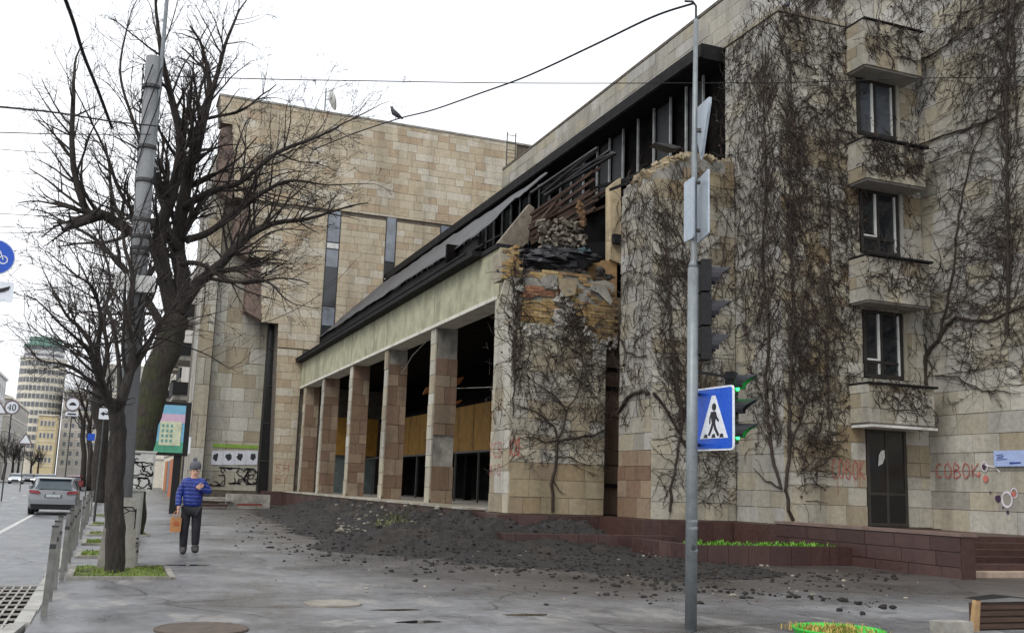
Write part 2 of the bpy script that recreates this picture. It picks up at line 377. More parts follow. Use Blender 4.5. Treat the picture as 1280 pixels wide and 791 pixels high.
def sheet(name, x0, x1, y0, y1, z, mat, nx=1, ny=1, amp=0, sc=.4):
    mb = MB(); vs = []
    for j in range(ny+1):
        for i in range(nx+1):
            x = x0+(x1-x0)*i/nx; y = y0+(y1-y0)*j/ny
            vs.append((x, y, z + (amp*noise.noise(Vector((x*sc, y*sc, 3.1))) if amp else 0)))
    mb.add(vs, [(j*(nx+1)+i, j*(nx+1)+i+1, (j+1)*(nx+1)+i+1, (j+1)*(nx+1)+i) for j in range(ny) for i in range(nx)])
    return kind(mb.build(name, mat, smooth=True), 'structure')
sheet('road', -15, -.74, -30, 700, 0, m_road, 2, 2)
sheet('pavement', -.62, 40, -12, 70, .1, m_side)
sheet('far_pavement', -.62, 40, 70, 700, .1, m_side)
sheet('opposite_pavement', -24, -15, -30, 700, .12, M('far_paving', S(140,138,134), .6))
# ================================================================== the damaged building
XT, YT, Y2, Y1, X0 = 21.74, 22.6, 24.8, 27.5, 10.77
PW = 1.0          # plinth top
bld = empty('damaged_building', (16, 26, 0), 'burnt limestone building with colonnade, shattered corner and vine-covered stair tower', 'building')
def part(name, mb, mats, parent=bld, smooth=False): return mb.build(name, mats, parent, smooth)
# --- tall block behind
o = part('tall_wall', MB().box((XT, 8, -.1), (XT+13, 58.4, 21.75)).box((XT-.03, 8, 21.76), (XT+13.03, 58.43, 21.9)), m_mortar)
tw = Plane((XT, 0, 0), (0, 1, 0), (-1, 0, 0))
clad(bld, o, tw, (14, 26.5), (.85, 21.7), .58, (.7, 1.7), lambda u, v: m_cream if v < 5.2 and random.random() < .75 else m_grey, rnd_rows=.18, gap=.014)
clad(bld, o, tw, (26.5, 58.4), (14.5, 21.7), .62, (.8, 1.7), m_grey, rnd_rows=.15, gap=.016)
tall = o
endp = Plane((XT, 58.4, 0), (1, 0, 0), (0, 1, 0))
# --- stair tower
o = part('stair_tower', MB().box((16.74, YT, .3), (XT-.01, 25.3, 15.42)).box((16.66, YT-.07, 15.425), (XT-.012, 25.36, 15.56)), m_grout); tower = o
fr = Plane((0, YT, 0), (1, 0, 0), (0, -1, 0)); lf = Plane((16.74, 0, 0), (0, 1, 0), (-1, 0, 0))
WIN = [(19.42, 20.86, 12.15, 13.9), (19.42, 20.86, 8.6, 10.5), (19.42, 20.86, 5.0, 6.95)]
DOOR = (19.44, 20.87, .9, 3.62)
clad(bld, o, fr, (16.72, XT-.03), (.9, 15.4), .46, (.45, 1.0), lambda u, v: m_cream if random.random() < .9 else m_ochre, holes=WIN+[DOOR], rnd_rows=.2)
clad(bld, o, lf, (YT-.02, 25.28), (.9, 15.4), .46, (.45, 1.0), m_grey, rnd_rows=.2)
# string course line
part('string_course', MB().box((16.7, YT-.055, 2.28), (19.43, YT+.02, 2.31)).box((20.88, YT-.055, 2.28), (XT-.06, YT+.02, 2.31)), m_grout)
# window recesses cut as dark niches in front of which frames stand
for i, (a, b, c, d) in enumerate(WIN):
    w = part('window', MB().box((a+.002, YT-.030, c+.002), (b-.002, YT-.015, d-.002)), m_glass if i else glass('curtain_dim', S(84,90,98), .06))
    f = MB()
    for x in (a+.02, a+.60, b-.12): f.box((x, YT-.075, c+.02), (x+.10, YT-.032, d-.02))
    f.box((a+.02, YT-.07, d-.11), (b-.02, YT-.033, d-.018)); f.box((a+.02, YT-.07, c+.02), (b-.02, YT-.033, c+.12))
    if i: f.box((a+.02, YT-.068, c+.42), (b-.02, YT-.034, c+.5))
    f.build('frame', m_wframe, w)
    s = MB(); s.box((a+.52, YT-.09, c+(.5 if i else .12)), (a+.58, YT-.036, d-.11)); s.box((b-.20, YT-.09, c+.12), (b-.155, YT-.036, d-.11))
    if i: s.box((a+.12, YT-.085, c+.5), (a+.52, YT-.036, c+.55))
    if i == 2: s.box((a+.52, YT-.09, c+.12), (a+.56, YT-.036, c+.42))
    s.build('sash', m_white, w)
    r = MB().box((b, YT-.12, c), (b+.1, YT-.045, d)); r.build('jamb', m_grey, w)
# projecting boxes over the windows, each with its soffit slab and sill ledge
BOX = [(13.95, 15.34), (10.55, 11.72), (7.05, 8.30), (3.68, 4.72)]
bp = Plane((0, 21.8, 0), (1, 0, 0), (0, -1, 0)); bl = Plane((19.0, 0, 0), (0, 1, 0), (-1, 0, 0))
for i, (c, d) in enumerate(BOX):
    x0 = 19.12 - .06*i; x1 = 21.16
    o = part('window_box', MB().box((x0+.03, 21.83, c+.004), (x1, YT-.06, d)), m_grout)
    pl = Plane((x0, 0, 0), (0, 1, 0), (-1, 0, 0))
    clad(bld, o, bp, (x0-.01, x1), (c, d), .4, (.4, .9), m_cream, rnd_rows=.2); clad(bld, o, pl, (21.79, YT-.06), (c, d), .4, (.4, .9), m_cream, rnd_rows=.2)
    MB().box((x0+.02, 21.82, c-.05), (x1+.02, YT-.065, c+.002)).build('soffit', M('soffit_plaster', S(150,146,140), .9, var=.12), o)
    if i: MB().box((x0-.05, 21.68, d+.003), (x1+.1, YT-.07, d+.06)).build('ledge', m_black, o)
    else: MB().box((x0-.05, 21.72, d+.003), (x1+.1, YT-.08, d+.05)).build('coping', m_black, o)
    if i == 3: MB().box((x0-.02, 21.7, c-.12), (x1+.04, YT-.09, c-.052)).build('door_canopy', m_white, o)
# door
o = part('door', MB().box((DOOR[0]+.002, YT-.028, DOOR[2]), (DOOR[1]-.002, YT-.012, DOOR[3]-.002)), M('door_dark', S(40,36,33), .5, var=.3))
f = MB()
for x in (19.46, 20.10, 20.76): f.box((x, YT-.06, .91), (x+.09, YT-.03, 3.6))
for zz in (.92, 1.75, 3.5): f.box((19.55, YT-.058, zz), (20.76, YT-.031, zz+.08))
f.build('door_frame', M('door_frame', S(58,54,50), .5), o)
for x in (19.56, 20.2): MB().box((x, YT-.045, 1.0), (x+.53, YT-.0295, 1.74)).build('door_panel', M('door_panel', S(24,23,22), .5), o)
for x in (19.56, 20.2): MB().box((x, YT-.042, 1.84), (x+.53, YT-.0292, 3.49)).build('door_glass', m_glass_dk, o)
mb = MB(); mb.prism([fr.p(u, v, .062) for u, v in ((19.83,2.55),(19.98,2.62),(20.07,2.8),(20.06,3.0),(19.95,2.98),(19.86,2.85))], (0,-.006,0)); mb.build('torn_paper', m_white, o)
# --- pier next to the tower (broken top)
P2L, P2R = 13.93, 16.67
f2 = Plane((0, Y2, 0), (1, 0, 0), (0, -1, 0)); l2 = Plane((P2L, 0, 0), (0, 1, 0), (-1, 0, 0))
def top2(x): return 10.85 + .75*min(1, (x-P2L)/1.2) + .14*noise.noise(Vector((x*1.7,3,1))) + .10*noise.noise(Vector((x*5,1,7))) + .06*noise.noise(Vector((x*14,1,7)))
prof = [(P2L+.03 + (P2R-P2L-.05)*i/40) for i in range(41)]
poly = [(P2L+.03, Y2+.03, .3), (P2R-.02, Y2+.03, .3)] + [(x, Y2+.03, top2(x)-.06) for x in reversed(prof)]
o = part('pier', MB().prism(poly, (0, 1.9, 0)), m_conc_g); pier2 = o
clad(bld, o, f2, (P2L, P2R), (.9, 12), .48, (.5, 1.0), lambda u, v: (m_ochre if v > 10.3 and random.random() < .8 else m_cream), skip=lambda u, v: v > top2(u)-.3 - (.5 if 14.2 < u < 15.1 else 0), rnd_rows=.2)
clad(bld, o, l2, (Y2, 26.7), (.9, 12), .48, (.5, 1.0), lambda u, v: m_brown if v < 3 else m_grey, skip=lambda u, v: v > 10.55 + .2*math.sin(u*4), rnd_rows=.2)
# --- shattered corner pier
f1 = Plane((0, Y1, 0), (1, 0, 0), (0, -1, 0)); l1 = Plane((X0, 0, 0), (0, 1, 0), (-1, 0, 0))
def q1(x, y, dy=0.04): return onY(x, y, Y1+dy)
core = [(X0+.03, Y1+.04, .3), (13.80, Y1+.04, .3), (13.80, Y1+.04, 6.2)] + [q1(*p) for p in ((768,428),(768,356),(756,350),(742,352),(735,345),(716,347),(700,341),(682,346),(664,340),(649,347))] + [(X0+.03, Y1+.04, 7.95)]
o = part('pier', MB().prism(core, (0, 1.5, 0)), m_conc_g); pier1 = o
DMG = f1.pts([(648,320),(647,404),(660,413),(668,407),(690,421),(699,393),(717,388),(729,412),(742,421),(757,433),(778,433),(778,320)])
clad(bld, o, f1, (X0, 13.82), (.9, 8.3), .46, (.5, 1.05), lambda u, v: m_ochre if v < 2.2 else m_cream, skip=lambda u, v: inpoly(u, v, DMG) or (v > 7.85), rnd_rows=.18)
clad(bld, o, l1, (Y1, 29.05), (.9, 7.45), .6, (.7, .8), m_cream, rnd_rows=.3)
def bricks(poly_px, mat, prob=.95, n=(.02, .07), bw=.27, bh=.1):
    n = (n[0], n[0]+(n[1]-n[0])*.25)
    P = f1.pts(poly_px); us = [p[0] for p in P]; vs_ = [p[1] for p in P]; v = min(vs_); k = 0
    while v < max(vs_):
        u = min(us) - (bw/2 if k % 2 else 0); base = random.uniform(*n)
        while u < max(us):
            if inpoly(u+bw/2, v+bh/2, P) and random.random() < prob:
                block(bld, pier1, f1, u+.005, u+bw-.006, v+.004, v+bh-.005, -.05, base+random.uniform(-.010, .012), mat, 'brick')
            u += bw
        v += bh; k += 1
bricks([(647,372),(697,375),(699,396),(693,419),(668,406),(652,405)], m_brick)
bricks([(718,386),(768,372),(769,427),(748,430),(736,413),(722,402)], m_brick, .95, (.05, .1))
bricks([(704,352),(742,350),(768,354),(766,380),(742,386),(719,384),(706,374)], m_brick, .5, (0, .06))
bricks([(647,356),(702,357),(703,372),(647,371)], m_redbrick, .93, (.03, .05))
bricks([(700,396),(720,392),(724,404),(734,424),(716,428),(702,412)], m_redbrick, .35, (-.02, .02))
bricks([(628,311),(640,314),(650,322),(652,346),(629,348)], m_brick, .96, (.02, .05))
bricks([(652,338),(700,340),(736,343),(738,352),(700,352),(652,350)], m_brick, .6, (.02, .06))
# grey bond beam, torn cladding panels and hanging slabs
mb = MB(); mb.prism([q1(*p, -.03) for p in ((648,344),(668,346),(697,343),(696,356),(672,358),(648,355))], (0,.08,0)); part('bond_beam', mb, m_conc_g, pier1)
mb = MB(); mb.prism([q1(*p, -.12) for p in ((698,347),(722,351),(719,368),(706,371),(700,362))], (.02,.1,.02)); part('loose_slab', mb, m_ochre, pier1)
mb = MB(); mb.prism([q1(*p, -.1) for p in ((740,356),(757,357),(766,376),(764,382),(748,366),(738,362))], (.02,.1,.02)); part('loose_slab', mb, m_conc_g, pier1)
mb = MB(); mb.prism([q1(*p, -.06) for p in ((640,346),(649,348),(647,372),(644,398),(634,402),(631,385),(636,366))], (0,.1,0)); part('loose_slab', mb, m_cream, pier1)
mb = MB(); mb.prism([q1(*p, -.07) for p in ((632,349),(639,347),(635,366),(630,384),(624,392),(621,386),(627,366))], (0,.1,0)); part('loose_slab', mb, m_cream, pier1)
part('brick_stub', MB().prism([q1(*p, .0) for p in ((629,313),(640,317),(649,325),(651,346),(629,348))], (0,.9,0)), m_grout, pier1)
for kz in range(13):
    for ky in range(3): block(bld, pier1, l1, Y1+.0+.27*ky+(.13 if kz % 2 else 0), Y1+.26+.27*ky+(.13 if kz % 2 else 0), 7.55+.1*kz, 7.645+.1*kz, -.1, .03+random.uniform(-.01,.012), m_brick, 'brick')
# --- slot wall between the piers, upper panel, narrow jamb with lamp
Yb = 28.3
o = part('recessed_wall', MB().box((13.4, Yb+.04, .5), (15.2, Yb+.4, 7.75)), m_mortar)
fb = Plane((0, Yb, 0), (1, 0, 0), (0, -1, 0))
clad(bld, o, fb, (13.5, 14.75), (.9, 7.75), 1.5, (.7, .75), m_brown, gap=.03)
for v in (1.75, 4.75, 5.35): MB().box((13.6, Yb-.16, v), (14.8, Yb-.045, v+.1)).build('rail', m_black, o)
MB().tube([(14.62, 27.9, .9), (14.62, 27.9, 7.6)], .09, 8).build('downpipe', m_black, o)
o = part('broken_panel', MB().prism([onY(*p, Yb) for p in ((733,326),(771,325),(771,400),(757,384),(744,366),(735,360))], (0,.25,0)), m_ply)
o = part('jamb_wall', MB().prism([onY(*p, Yb-.1) for p in ((763,232),(776,222),(777,330),(763,324))], (0,.35,0)), M('sooty_render', S(192,174,142), .9, var=.2, dirt=S(70,60,52)))
MB().box((14.30, Yb-.3, 9.45), (14.58, Yb-.13, 9.75)).build('lamp_box', m_blk, o)
MB().tube([onY(x, y, Yb-.15) for x, y in ((768,374),(762,362),(752,352),(742,348))], .02, 5).build('cable', m_blk, o)
# --- colonnade: beam, columns, plinth
YA, YB = 28.85, 64.4
beam = part('fascia_beam', MB().box((X0-.02, YA, 7.46), (X0+.75, YB, 9.05)), m_conc)
MB().box((X0-.07, YA, 7.40), (X0+.78, YB, 7.52)).build('beam_drip', M('beam_edge', S(206,202,190), .85, var=.12, dirt=S(120,114,104)), beam)
for y in (35.7, 42.7, 49.7, 57.0): MB().box((X0-.024, y-.015, 7.53), (X0, y+.015, 9.0)).build('joint', m_mortar, beam)
for yc in (36.08, 43.02, 50.04, 57.28, 63.2):
    w, d = .84, .62
    x0, y0 = X0+.06, yc-d
    o = part('column', MB().box((x0+.03, y0+.03, .95), (x0+w-.02, yc-.02, 7.41)), m_conc_g)
    ca = Plane((0, y0, 0), (1, 0, 0), (0, -1, 0)); cb = Plane((x0, 0, 0), (0, 1, 0), (-1, 0, 0)); cc = Plane((x0+w, 0, 0), (0, 1, 0), (1, 0, 0))
    grey = [(6.1, 7.45), (2.2, 3.4)] if yc < 37 else ([(6.6, 7.2)] if yc < 44 else [])
    clad(bld, o, ca, (x0, x0+w), (.99, 7.4), .64, (.4, .9), m_brown, skip=lambda u, v: any(a < v < b for a, b in grey), rnd_rows=.35, gap=.016, name='column_slab')
    clad(bld, o, cb, (y0, yc), (.99, 7.4), .64, (.7, .8), m_cream, rnd_rows=.35, gap=.016, name='column_slab')
    MB().box((x0-.03, y0-.03, .99), (x0+w, yc, 1.12)).build('column_base', m_granite, o)
# hall interior
part('hall_floor', MB().box((X0, YA-.3, .7), (XT-.02, YB, .985)), M('hall_floor_concrete', S(140,136,128), .7, var=.3, dirt=S(60,56,52)))
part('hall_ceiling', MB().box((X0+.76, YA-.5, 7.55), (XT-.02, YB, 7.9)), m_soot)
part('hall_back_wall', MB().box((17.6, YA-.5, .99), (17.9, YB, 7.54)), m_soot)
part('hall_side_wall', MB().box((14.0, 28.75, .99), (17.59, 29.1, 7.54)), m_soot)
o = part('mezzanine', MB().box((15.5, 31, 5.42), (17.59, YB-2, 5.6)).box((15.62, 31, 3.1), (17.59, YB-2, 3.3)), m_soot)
y = 31.0
while y < YB-3:
    MB().box((15.46, y+.02, 3.2), (15.6, y+2.16, 5.4)).build('parapet_panel', m_yellow, o); y += 2.2
for y in (34, 38, 42, 46, 50, 54, 58): MB().box((15.8, y, .99), (16.1, y+.3, 3.09)).build('post', m_soot, o)
o = part('stall_wall', MB().box((12.6, 62.4, .99), (15.4, 62.9, 3.2)), M('teal_grey_board', S(84,94,92), .7))
MB().box((12.6, 62.2, 3.3), (15.4, 62.39, 5.6)).build('parapet_panel', m_yellow, o)
o = part('fallen_ceiling_panel', MB().prism([(12.9,43.6,5.9),(14.6,43.4,6.5),(14.7,44.2,6.3),(13.0,44.4,5.7)], (0,0,.06)), M('orange_board', S(188,120,62), .7, dirt=S(70,48,34)))
o = part('fallen_ceiling_panel', MB().prism([(13.4,42.9,5.1),(14.4,42.9,5.4),(14.4,43.5,5.3),(13.4,43.5,5.0)], (0,0,.06)), M('orange_board', S(188,120,62), .7))
o = part('hanging_cloth', MB().prism([(12.05,47.9,6.55),(12.8,48,6.7),(12.95,48,6.2),(12.5,48,6.1),(12.3,48,5.4),(12.12,47.9,5.5)], (0,.04,0)), M('green_cloth', S(110,170,50), .8))
for a, b in (((590, 470), (700, 441)), ((512, 422), (500, 442))): pass
part('sagging_wire', MB().tube([(11.6,35.6,5.2),(12.2,32.5,5.05),(12.9,29.2,5.6)], .012, 4).tube([(11.4,42.2,6.4),(11.2,40,6.9),(11.1,36.6,7.4)], .015, 4), m_conc_g)
# glazing frames deep in the hall
mb = MB()
for y in range(30, 63, 3): mb.box((13.9, y, .99), (13.97, y+.07, 3.1))
mb.box((13.9, 30, 3.02), (13.97, 62.3, 3.1)); part('shopfront_frame', mb, m_steel_d)
# plinth
o = part('plinth', MB().box((10.12, 29.4, -.1), (X0+.8, 64.4, .93)).box((10.3, 27.12, -.1), (14.2, 29.38, .88)).box((13.5, 24.42, -.1), (16.9, 27.1, .89)).box((16.35, 22.22, -.1), (XT-.005, 24.4, .885)), m_granite)
mb = MB(); y = 29.45
while y < 64:
    e_ = min(64.3, y+random.uniform(.6, 1.3)); 
    if random.random() < .93: MB().box((10.02, y, .932), (X0+.5, e_-.012, .985+random.uniform(0, .012))).build('plinth_slab', m_cream, o)
    y = e_
pf = Plane((0, 24.42, 0), (1, 0, 0), (0, -1, 0)); clad(bld, o, pf, (13.45, 16.3), (.3, .88), .58, (.6, .9), m_granite, thick=.03, jit=.004, name='granite_slab')
pf = Plane((0, 22.22, 0), (1, 0, 0), (0, -1, 0)); clad(bld, o, pf, (16.2, 19.5), (.3, .875), .58, (.6, .9), m_granite, thick=.03, jit=.004, name='granite_slab')
pf = Plane((10.12, 0, 0), (0, 1, 0), (-1, 0, 0)); clad(bld, o, pf, (29.4, 64.3), (.05, .92), .87, (.7, 1.0), m_granite, thick=.03, jit=.004, name='granite_slab')
pf = Plane((0, 27.12, 0), (1, 0, 0), (0, -1, 0)); clad(bld, o, pf, (10.3, 13.5), (.1, .87), .77, (.7, 1.0), m_granite, thick=.03, jit=.004, name='granite_slab')
# door landing with side wall and steps
o = part('landing', MB().box((16.5, 18.7, -.1), (XT-.004, 22.2, .86)), m_granite)
sw = MB().box((16.18, 16.05, -.1), (16.48, 22.2, .93)); st = part('stair_wall', sw, m_granite)
pl = Plane((16.17, 0, 0), (0, 1, 0), (-1, 0, 0)); clad(bld, st, pl, (16.03, 22.2), (.02, .93), .3, (.9, 1.1), m_granite, thick=.03, jit=.003, gap=.016, name='granite_slab')
MB().box((16.12, 15.99, .935), (16.56, 22.2, 1.0)).build('coping', M('granite_coping', S(120,100,92), .5), st)
pl = Plane((0, 16.04, 0), (1, 0, 0), (0, -1, 0)); clad(bld, st, pl, (16.15, 16.5), (.02, .93), .92, (.34, .36), m_granite, thick=.03, jit=.002, name='granite_slab')
for k in range(6):
    z1 = .21+.13*k; y0 = 16.35+.39*k
    so = MB().box((16.5, y0, -.05), (XT-.006+(-.4 if k == 0 else 0), y0+.42, z1)).build('step', m_granite if k else M('pale_step', S(176,156,140), .7, dirt=S(96,80,70)), o)
MB().box((XT-.12, 14, -.1), (XT-.001, 22.2, .84)).build('wall_foot', m_granite, tall)
# --- roofs of the hall
gut = part('gutter', MB().box((X0-.42, YA+1.6, 9.06), (X0+.1, YB, 9.24)).box((X0-.46, YA+2.2, 9.245), (X0-.38, YB, 9.30)), m_black)
part('wall_cap', MB().box((X0-.1, YA+.1, 9.055), (X0+.8, YA+1.55, 9.2)), m_black)
def ragged_sheet(name, pts_lo, pts_hi, mat, n=34, amp=.05, rib=.0, thick=.05, jag=.0):
    """roof surface between two lines, dented and ragged at its near end"""
    mb = MB(); m = 10; vs = []; a0, a1 = Vector(pts_lo[0]), Vector(pts_lo[1]); b0, b1 = Vector(pts_hi[0]), Vector(pts_hi[1])
    for i in range(n+1):
        for j in range(m+1):
            t = i/n; s = j/m; lo = a0.lerp(a1, t); hi = b0.lerp(b1, t); p = lo.lerp(hi, s)
            if i == 0: p.y += jag*noise.noise(Vector((s*4, 1, 2)))*2
            p.z += amp*noise.noise(p*.8) + (.5 if i == 0 else .2 if i == 1 else 0)*amp*3*noise.noise(Vector((s*5, i, 7))); vs.append(p)
    top = len(vs); vs += [p - Vector((0, 0, thick)) for p in vs]
    fs = []
    for i in range(n):
        for j in range(m):
            q = (i*(m+1)+j, (i+1)*(m+1)+j, (i+1)*(m+1)+j+1, i*(m+1)+j+1); fs += [tuple(reversed(q)), tuple(k+top for k in q)]
    for j in range(m): fs.append((j, j+1, j+1+top, j+top)); fs.append((n*(m+1)+j+1, n*(m+1)+j, n*(m+1)+j+top, n*(m+1)+j+1+top))
    for i in range(n): a = i*(m+1); fs.append((a+m+1, a, a+top, a+m+1+top)); a += m; fs.append((a, a+m+1, a+m+1+top, a+top))
    mb.add(vs, fs); return part(name, mb, mat)
ragged_sheet('roof_sheet', ((X0-.3, 31.2, 9.34), (X0-.3, YB, 9.34)), ((11.9, 32.0, 10.35), (11.9, YB, 10.35)), m_black, amp=.05, jag=.3)
part('roof_step', MB().box((11.86, 34.2, 10.2), (12.0, YB, 10.74)), m_black)
ragged_sheet('roof_sheet', ((11.7, 33.6, 10.78), (11.7, YB, 10.82)), ((15.85, 37.4, 14.7), (15.85, YB, 14.9)), m_sheet, amp=.10, jag=.6, n=46)
# clerestory with mullions and panes
m_sootglass = M('sooted_glass', S(30,31,33), .75, var=.5, scale=1.5)
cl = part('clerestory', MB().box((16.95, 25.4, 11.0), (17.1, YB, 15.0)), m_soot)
ys = [26.55, 27.6, 28.62, 29.76, 30.92, 32.08, 33.19, 34.25, 35.5, 36.69, 37.79, 38.95] + [40.1+1.15*k for k in range(21)]
for a, b in zip(ys, ys[1:]):
    MB().box((16.67, a-.03, 11.9+random.uniform(-.1, .3)), (16.74, a+.03, 15.0)).build('mullion', m_mull, cl)
    if random.random() < .5: MB().box((16.80, a+.06, 12.2), (16.815, b-.06, 14.95)).build('pane', m_sootglass, cl)
cn = part('cornice', MB().box((15.95, 25.45, 15.02), (XT-.02, YB, 15.5)).box((15.9, 25.42, 15.05), (15.948, YB, 15.44)), m_black)
# charred remains along the clerestory and over the broken corner
def ribs(n, fa, fb, w, h, mat, name, parent=bld):
    for k in range(n):
        MB().bar(fa(k), fb(k), w*random.uniform(.7, 1.3), h*random.uniform(.7, 1.3)).build(name, mat, parent)
ruin = part('charred_deck', MB().prism([(16.7,26.2,12.15),(16.7,38.9,12.25),(15.2,36.6,11.6),(14.75,33,11.3),(14.5,30.3,11.35),(14.7,28.3,11.7),(15.3,26.8,11.95)], (0,0,-.14)), m_black)
R = random.uniform
ribs(26, lambda k: (16.6, 26.6+k*.46, 12.25+R(-.1,.2)), lambda k: (14.4+R(-.5,.8), 26.9+k*.42+R(-.6,.6), 11.5+R(-.4,.3)), .12, .08, m_black, 'charred_rafter', ruin)
ribs(16, lambda k: onY(664+R(-4,6), 266+k*2.6, 29.6), lambda k: onY(748+R(-18,16), 212+k*3.4+R(-5,5), 28.9), .16, .08, m_wood, 'broken_board', ruin)
ribs(7, lambda k: onY(668+R(-6,10), 292+R(-16,8), 29.0), lambda k: onY(705+R(-20,14), 240+R(-10,30), 29.4), .10, .06, m_wood, 'broken_board', ruin)
ribs(6, lambda k: onY(672+R(-10,10), 240+R(-6,6), 29.8), lambda k: onY(760+R(-20,10), 192+R(-8,10), 28.6), .2, .05, m_sheet, 'bent_strip', ruin)
part('room_wall', MB().prism([onY(*p, 30.2) for p in ((622,304),(640,282),(662,255),(668,260),(663,285),(660,303),(646,314),(628,314))], (0,.25,0)), M('shaded_sooty_plaster', S(132,122,108), .9, var=.3, dirt=S(60,54,50)))  # plaster colour lowered to carry the roof sheet's shade, with soot blotches
part('burnt_room_wall', MB().box((14.9, 29.1, 7.9), (15.1, 38, 11.2)).box((11.4, 36.5, 7.9), (14.9, 36.7, 10.9)), m_soot)
part('room_edge', MB().prism([onY(*p, 28.9) for p in ((652,312),(772,300),(772,352),(652,352))], (0,2.5,0)), m_black)
def lump(mb, c, r, sc=(1,1,1), seed=0, rough=.45, nu=9, nv=6, mi=0):
    vs = []; c = Vector(c)
    for j in range(nv+1):
        for i in range(nu):
            th = math.pi*j/nv; ph = 2*math.pi*i/nu; d = Vector((math.sin(th)*math.cos(ph), math.sin(th)*math.sin(ph), math.cos(th)))
            k = r*(1 + rough*noise.noise(d*1.7 + Vector((seed*3.1, seed*1.7, 0)))+rough*.5*noise.noise(d*4+Vector((0, seed*2.3, 1))))
            vs.append(c + Vector((d.x*k*sc[0], d.y*k*sc[1], d.z*k*sc[2])))
    mb.add(vs, [(j*nu+i, (j+1)*nu+i, (j+1)*nu+(i+1)%nu, j*nu+(i+1)%nu) for j in range(nv) for i in range(nu)], mi); return mb
mb = MB()
for k in range(18): lump(mb, onY(R(652,736), R(318,336), 28.2+R(-.3,.6)), R(.22,.42), (1.6,1,.55), k, .8, 12, 8)
part('charred_tarpaulin', mb, M('burnt_tarpaulin', S(38,38,42), .45, var=.5, scale=6, bump=.8))
mb = MB()
for k in range(6): lump(mb, onY(R(722,736), R(316,330), 28.0), R(.14,.24), (1,1,.9), k+60, .8, 10, 7)
part('blue_bag', mb, M('teal_plastic', S(40,62,68), .4))
mb = MB()
for k in range(330):
    s_ = R(.015,.075); mm = Matrix.Translation(onY(R(672,732), R(276,322), 28.7+R(0,.7))) @ Matrix.Rotation(R(0,3), 4, (R(-1,1), R(-1,1), R(-1,1))); mb.box((-s_*R(.8,2.2),-s_,-s_*.5), (s_*R(.8,2.2),s_,s_*.5), 0, mm)
kind(part('masonry_rubble', mb, M('dusty_rubble', S(128,120,108), .95, var=.4, scale=7)), 'stuff')
mb = MB()
for k in range(8): lump(mb, onY(R(720,731), 256+k*3.4, 28.8), R(.08,.13), (.9,.6,1.2), k+20, .7, 10, 7)
part('torn_insulation', mb, M('tan_insulation', S(112,86,60), .95, var=.5, scale=9, bump=.6))
mb = MB(); EDG = [(648,400),(654,408),(664,412),(670,408),(682,416),(692,420),(697,404),(702,392),(716,389),(724,402),(732,414),(744,422),(756,431),(764,428),(700,372),(712,378),(704,360),(650,358),(690,356)]
for k in range(150):
    ex, ey = random.choice(EDG); c_ = onY(ex+R(-6,6), ey+R(-5,5), Y1+R(-.06,.02)); s_ = R(.03,.10); mm = Matrix.Translation(c_) @ Matrix.Rotation(R(0,3), 4, (R(-1,1), R(-1,1), R(.2,1))); mb.box((-s_*R(.8,1.6),-s_*.7,-s_*.6), (s_*R(.8,1.6),s_*.7,s_*.6), 0, mm)
kind(part('broken_edge_rubble', mb, m_conc_g), 'stuff')
mb = MB()
for k in range(60): lump(mb, onY(R(628,770), R(336,350), 27.9), R(.05,.14), (1.3,1,.7), k+90, .6, 6, 4)
kind(part('ledge_rubble', mb, m_rubble), 'stuff')
mb = MB()
for k in range(260):
    x = R(P2L+.05, P2R-.05); yq = Y2+R(.04, 1.5); mm = Matrix.Translation((x, yq, top2(x)+R(-.16, .05))) @ Matrix.Rotation(R(0,3), 4, (R(-1,1), R(-1,1), R(.2,1))); s_ = R(.03,.11); mb.box((-s_*R(.8,1.8),-s_,-s_*.6), (s_*R(.8,1.8),s_,s_*.6), 0, mm)
kind(part('broken_top_rubble', mb, m_ochre), 'stuff')
part('roof_flap', MB().prism([onY(*p, 25.4) for p in ((818,178),(842,186),(852,184),(838,180))], (.1,.5,.02)), m_sheet)
# graffiti and the blue name board
m_red = M('red_spray', S(176,92,82), .85, var=.3, scale=7); m_pink = M('pink_spray', S(206,120,110), .8); m_vio = M('violet_spray', S(70,44,74), .8); m_wspray = M('white_spray', S(222,214,220), .8); m_bspray = M('black_spray', S(36,34,36), .8)
mb = MB(); n = .064; twr = Plane((XT, 0, 0), (0, -1, 0), (-1, 0, 0))
def wall_text(mb, pl, text, px0, px1, py0, py1, sw, n):
    (ua, vb) = pl.px(px0, py1); (ub, va) = pl.px(px1, py0); k = len(text); w = (ub-ua)/(k+.25*(k-1)); write(mb, pl, text, ua, vb, w, va-vb, sw, n)
wall_text(mb, twr, 'COBOK', 1172, 1226, 579, 597, .034, n)
wall_text(mb, fr, 'COBOK', 1038, 1079, 576, 597, .03, n)
for x in (1045, 1066, 1072): 
    u, v = fr.px(x, 597); ribbon(mb, fr, [(u, v), (u+.02, v-R(.2,.5))], .015, n)
wall_text(mb, f1, 'KXE', 636, 652, 548, 570, .03, n); wall_text(mb, l1, 'YCB', 613, 630, 552, 572, .03, n); wall_text(mb, l1, 'X|O', 614, 628, 580, 594, .03, n)
kind(mb.build('red_graffiti', m_red, bld), 'stuff')
def dots(px, mat, pl=twr):
    mb = MB()
    for x, y, r in px:
        u, v = pl.px(x, y); mb.prism([pl.p(u+math.cos(a*.785)*r*R(.8,1.2), v+math.sin(a*.785)*r*R(.8,1.2), .063) for a in range(8)], (-.002, 0, 0))
    return kind(mb.build('spray_marks', mat, bld), 'stuff')
dots([(1250,623,.1),(1240,615,.03),(1256,634,.03),(1262,640,.05),(1232,583,.07)], m_vio)
dots([(1269,617,.08),(1234,598,.09),(1226,592,.05)], m_pink)
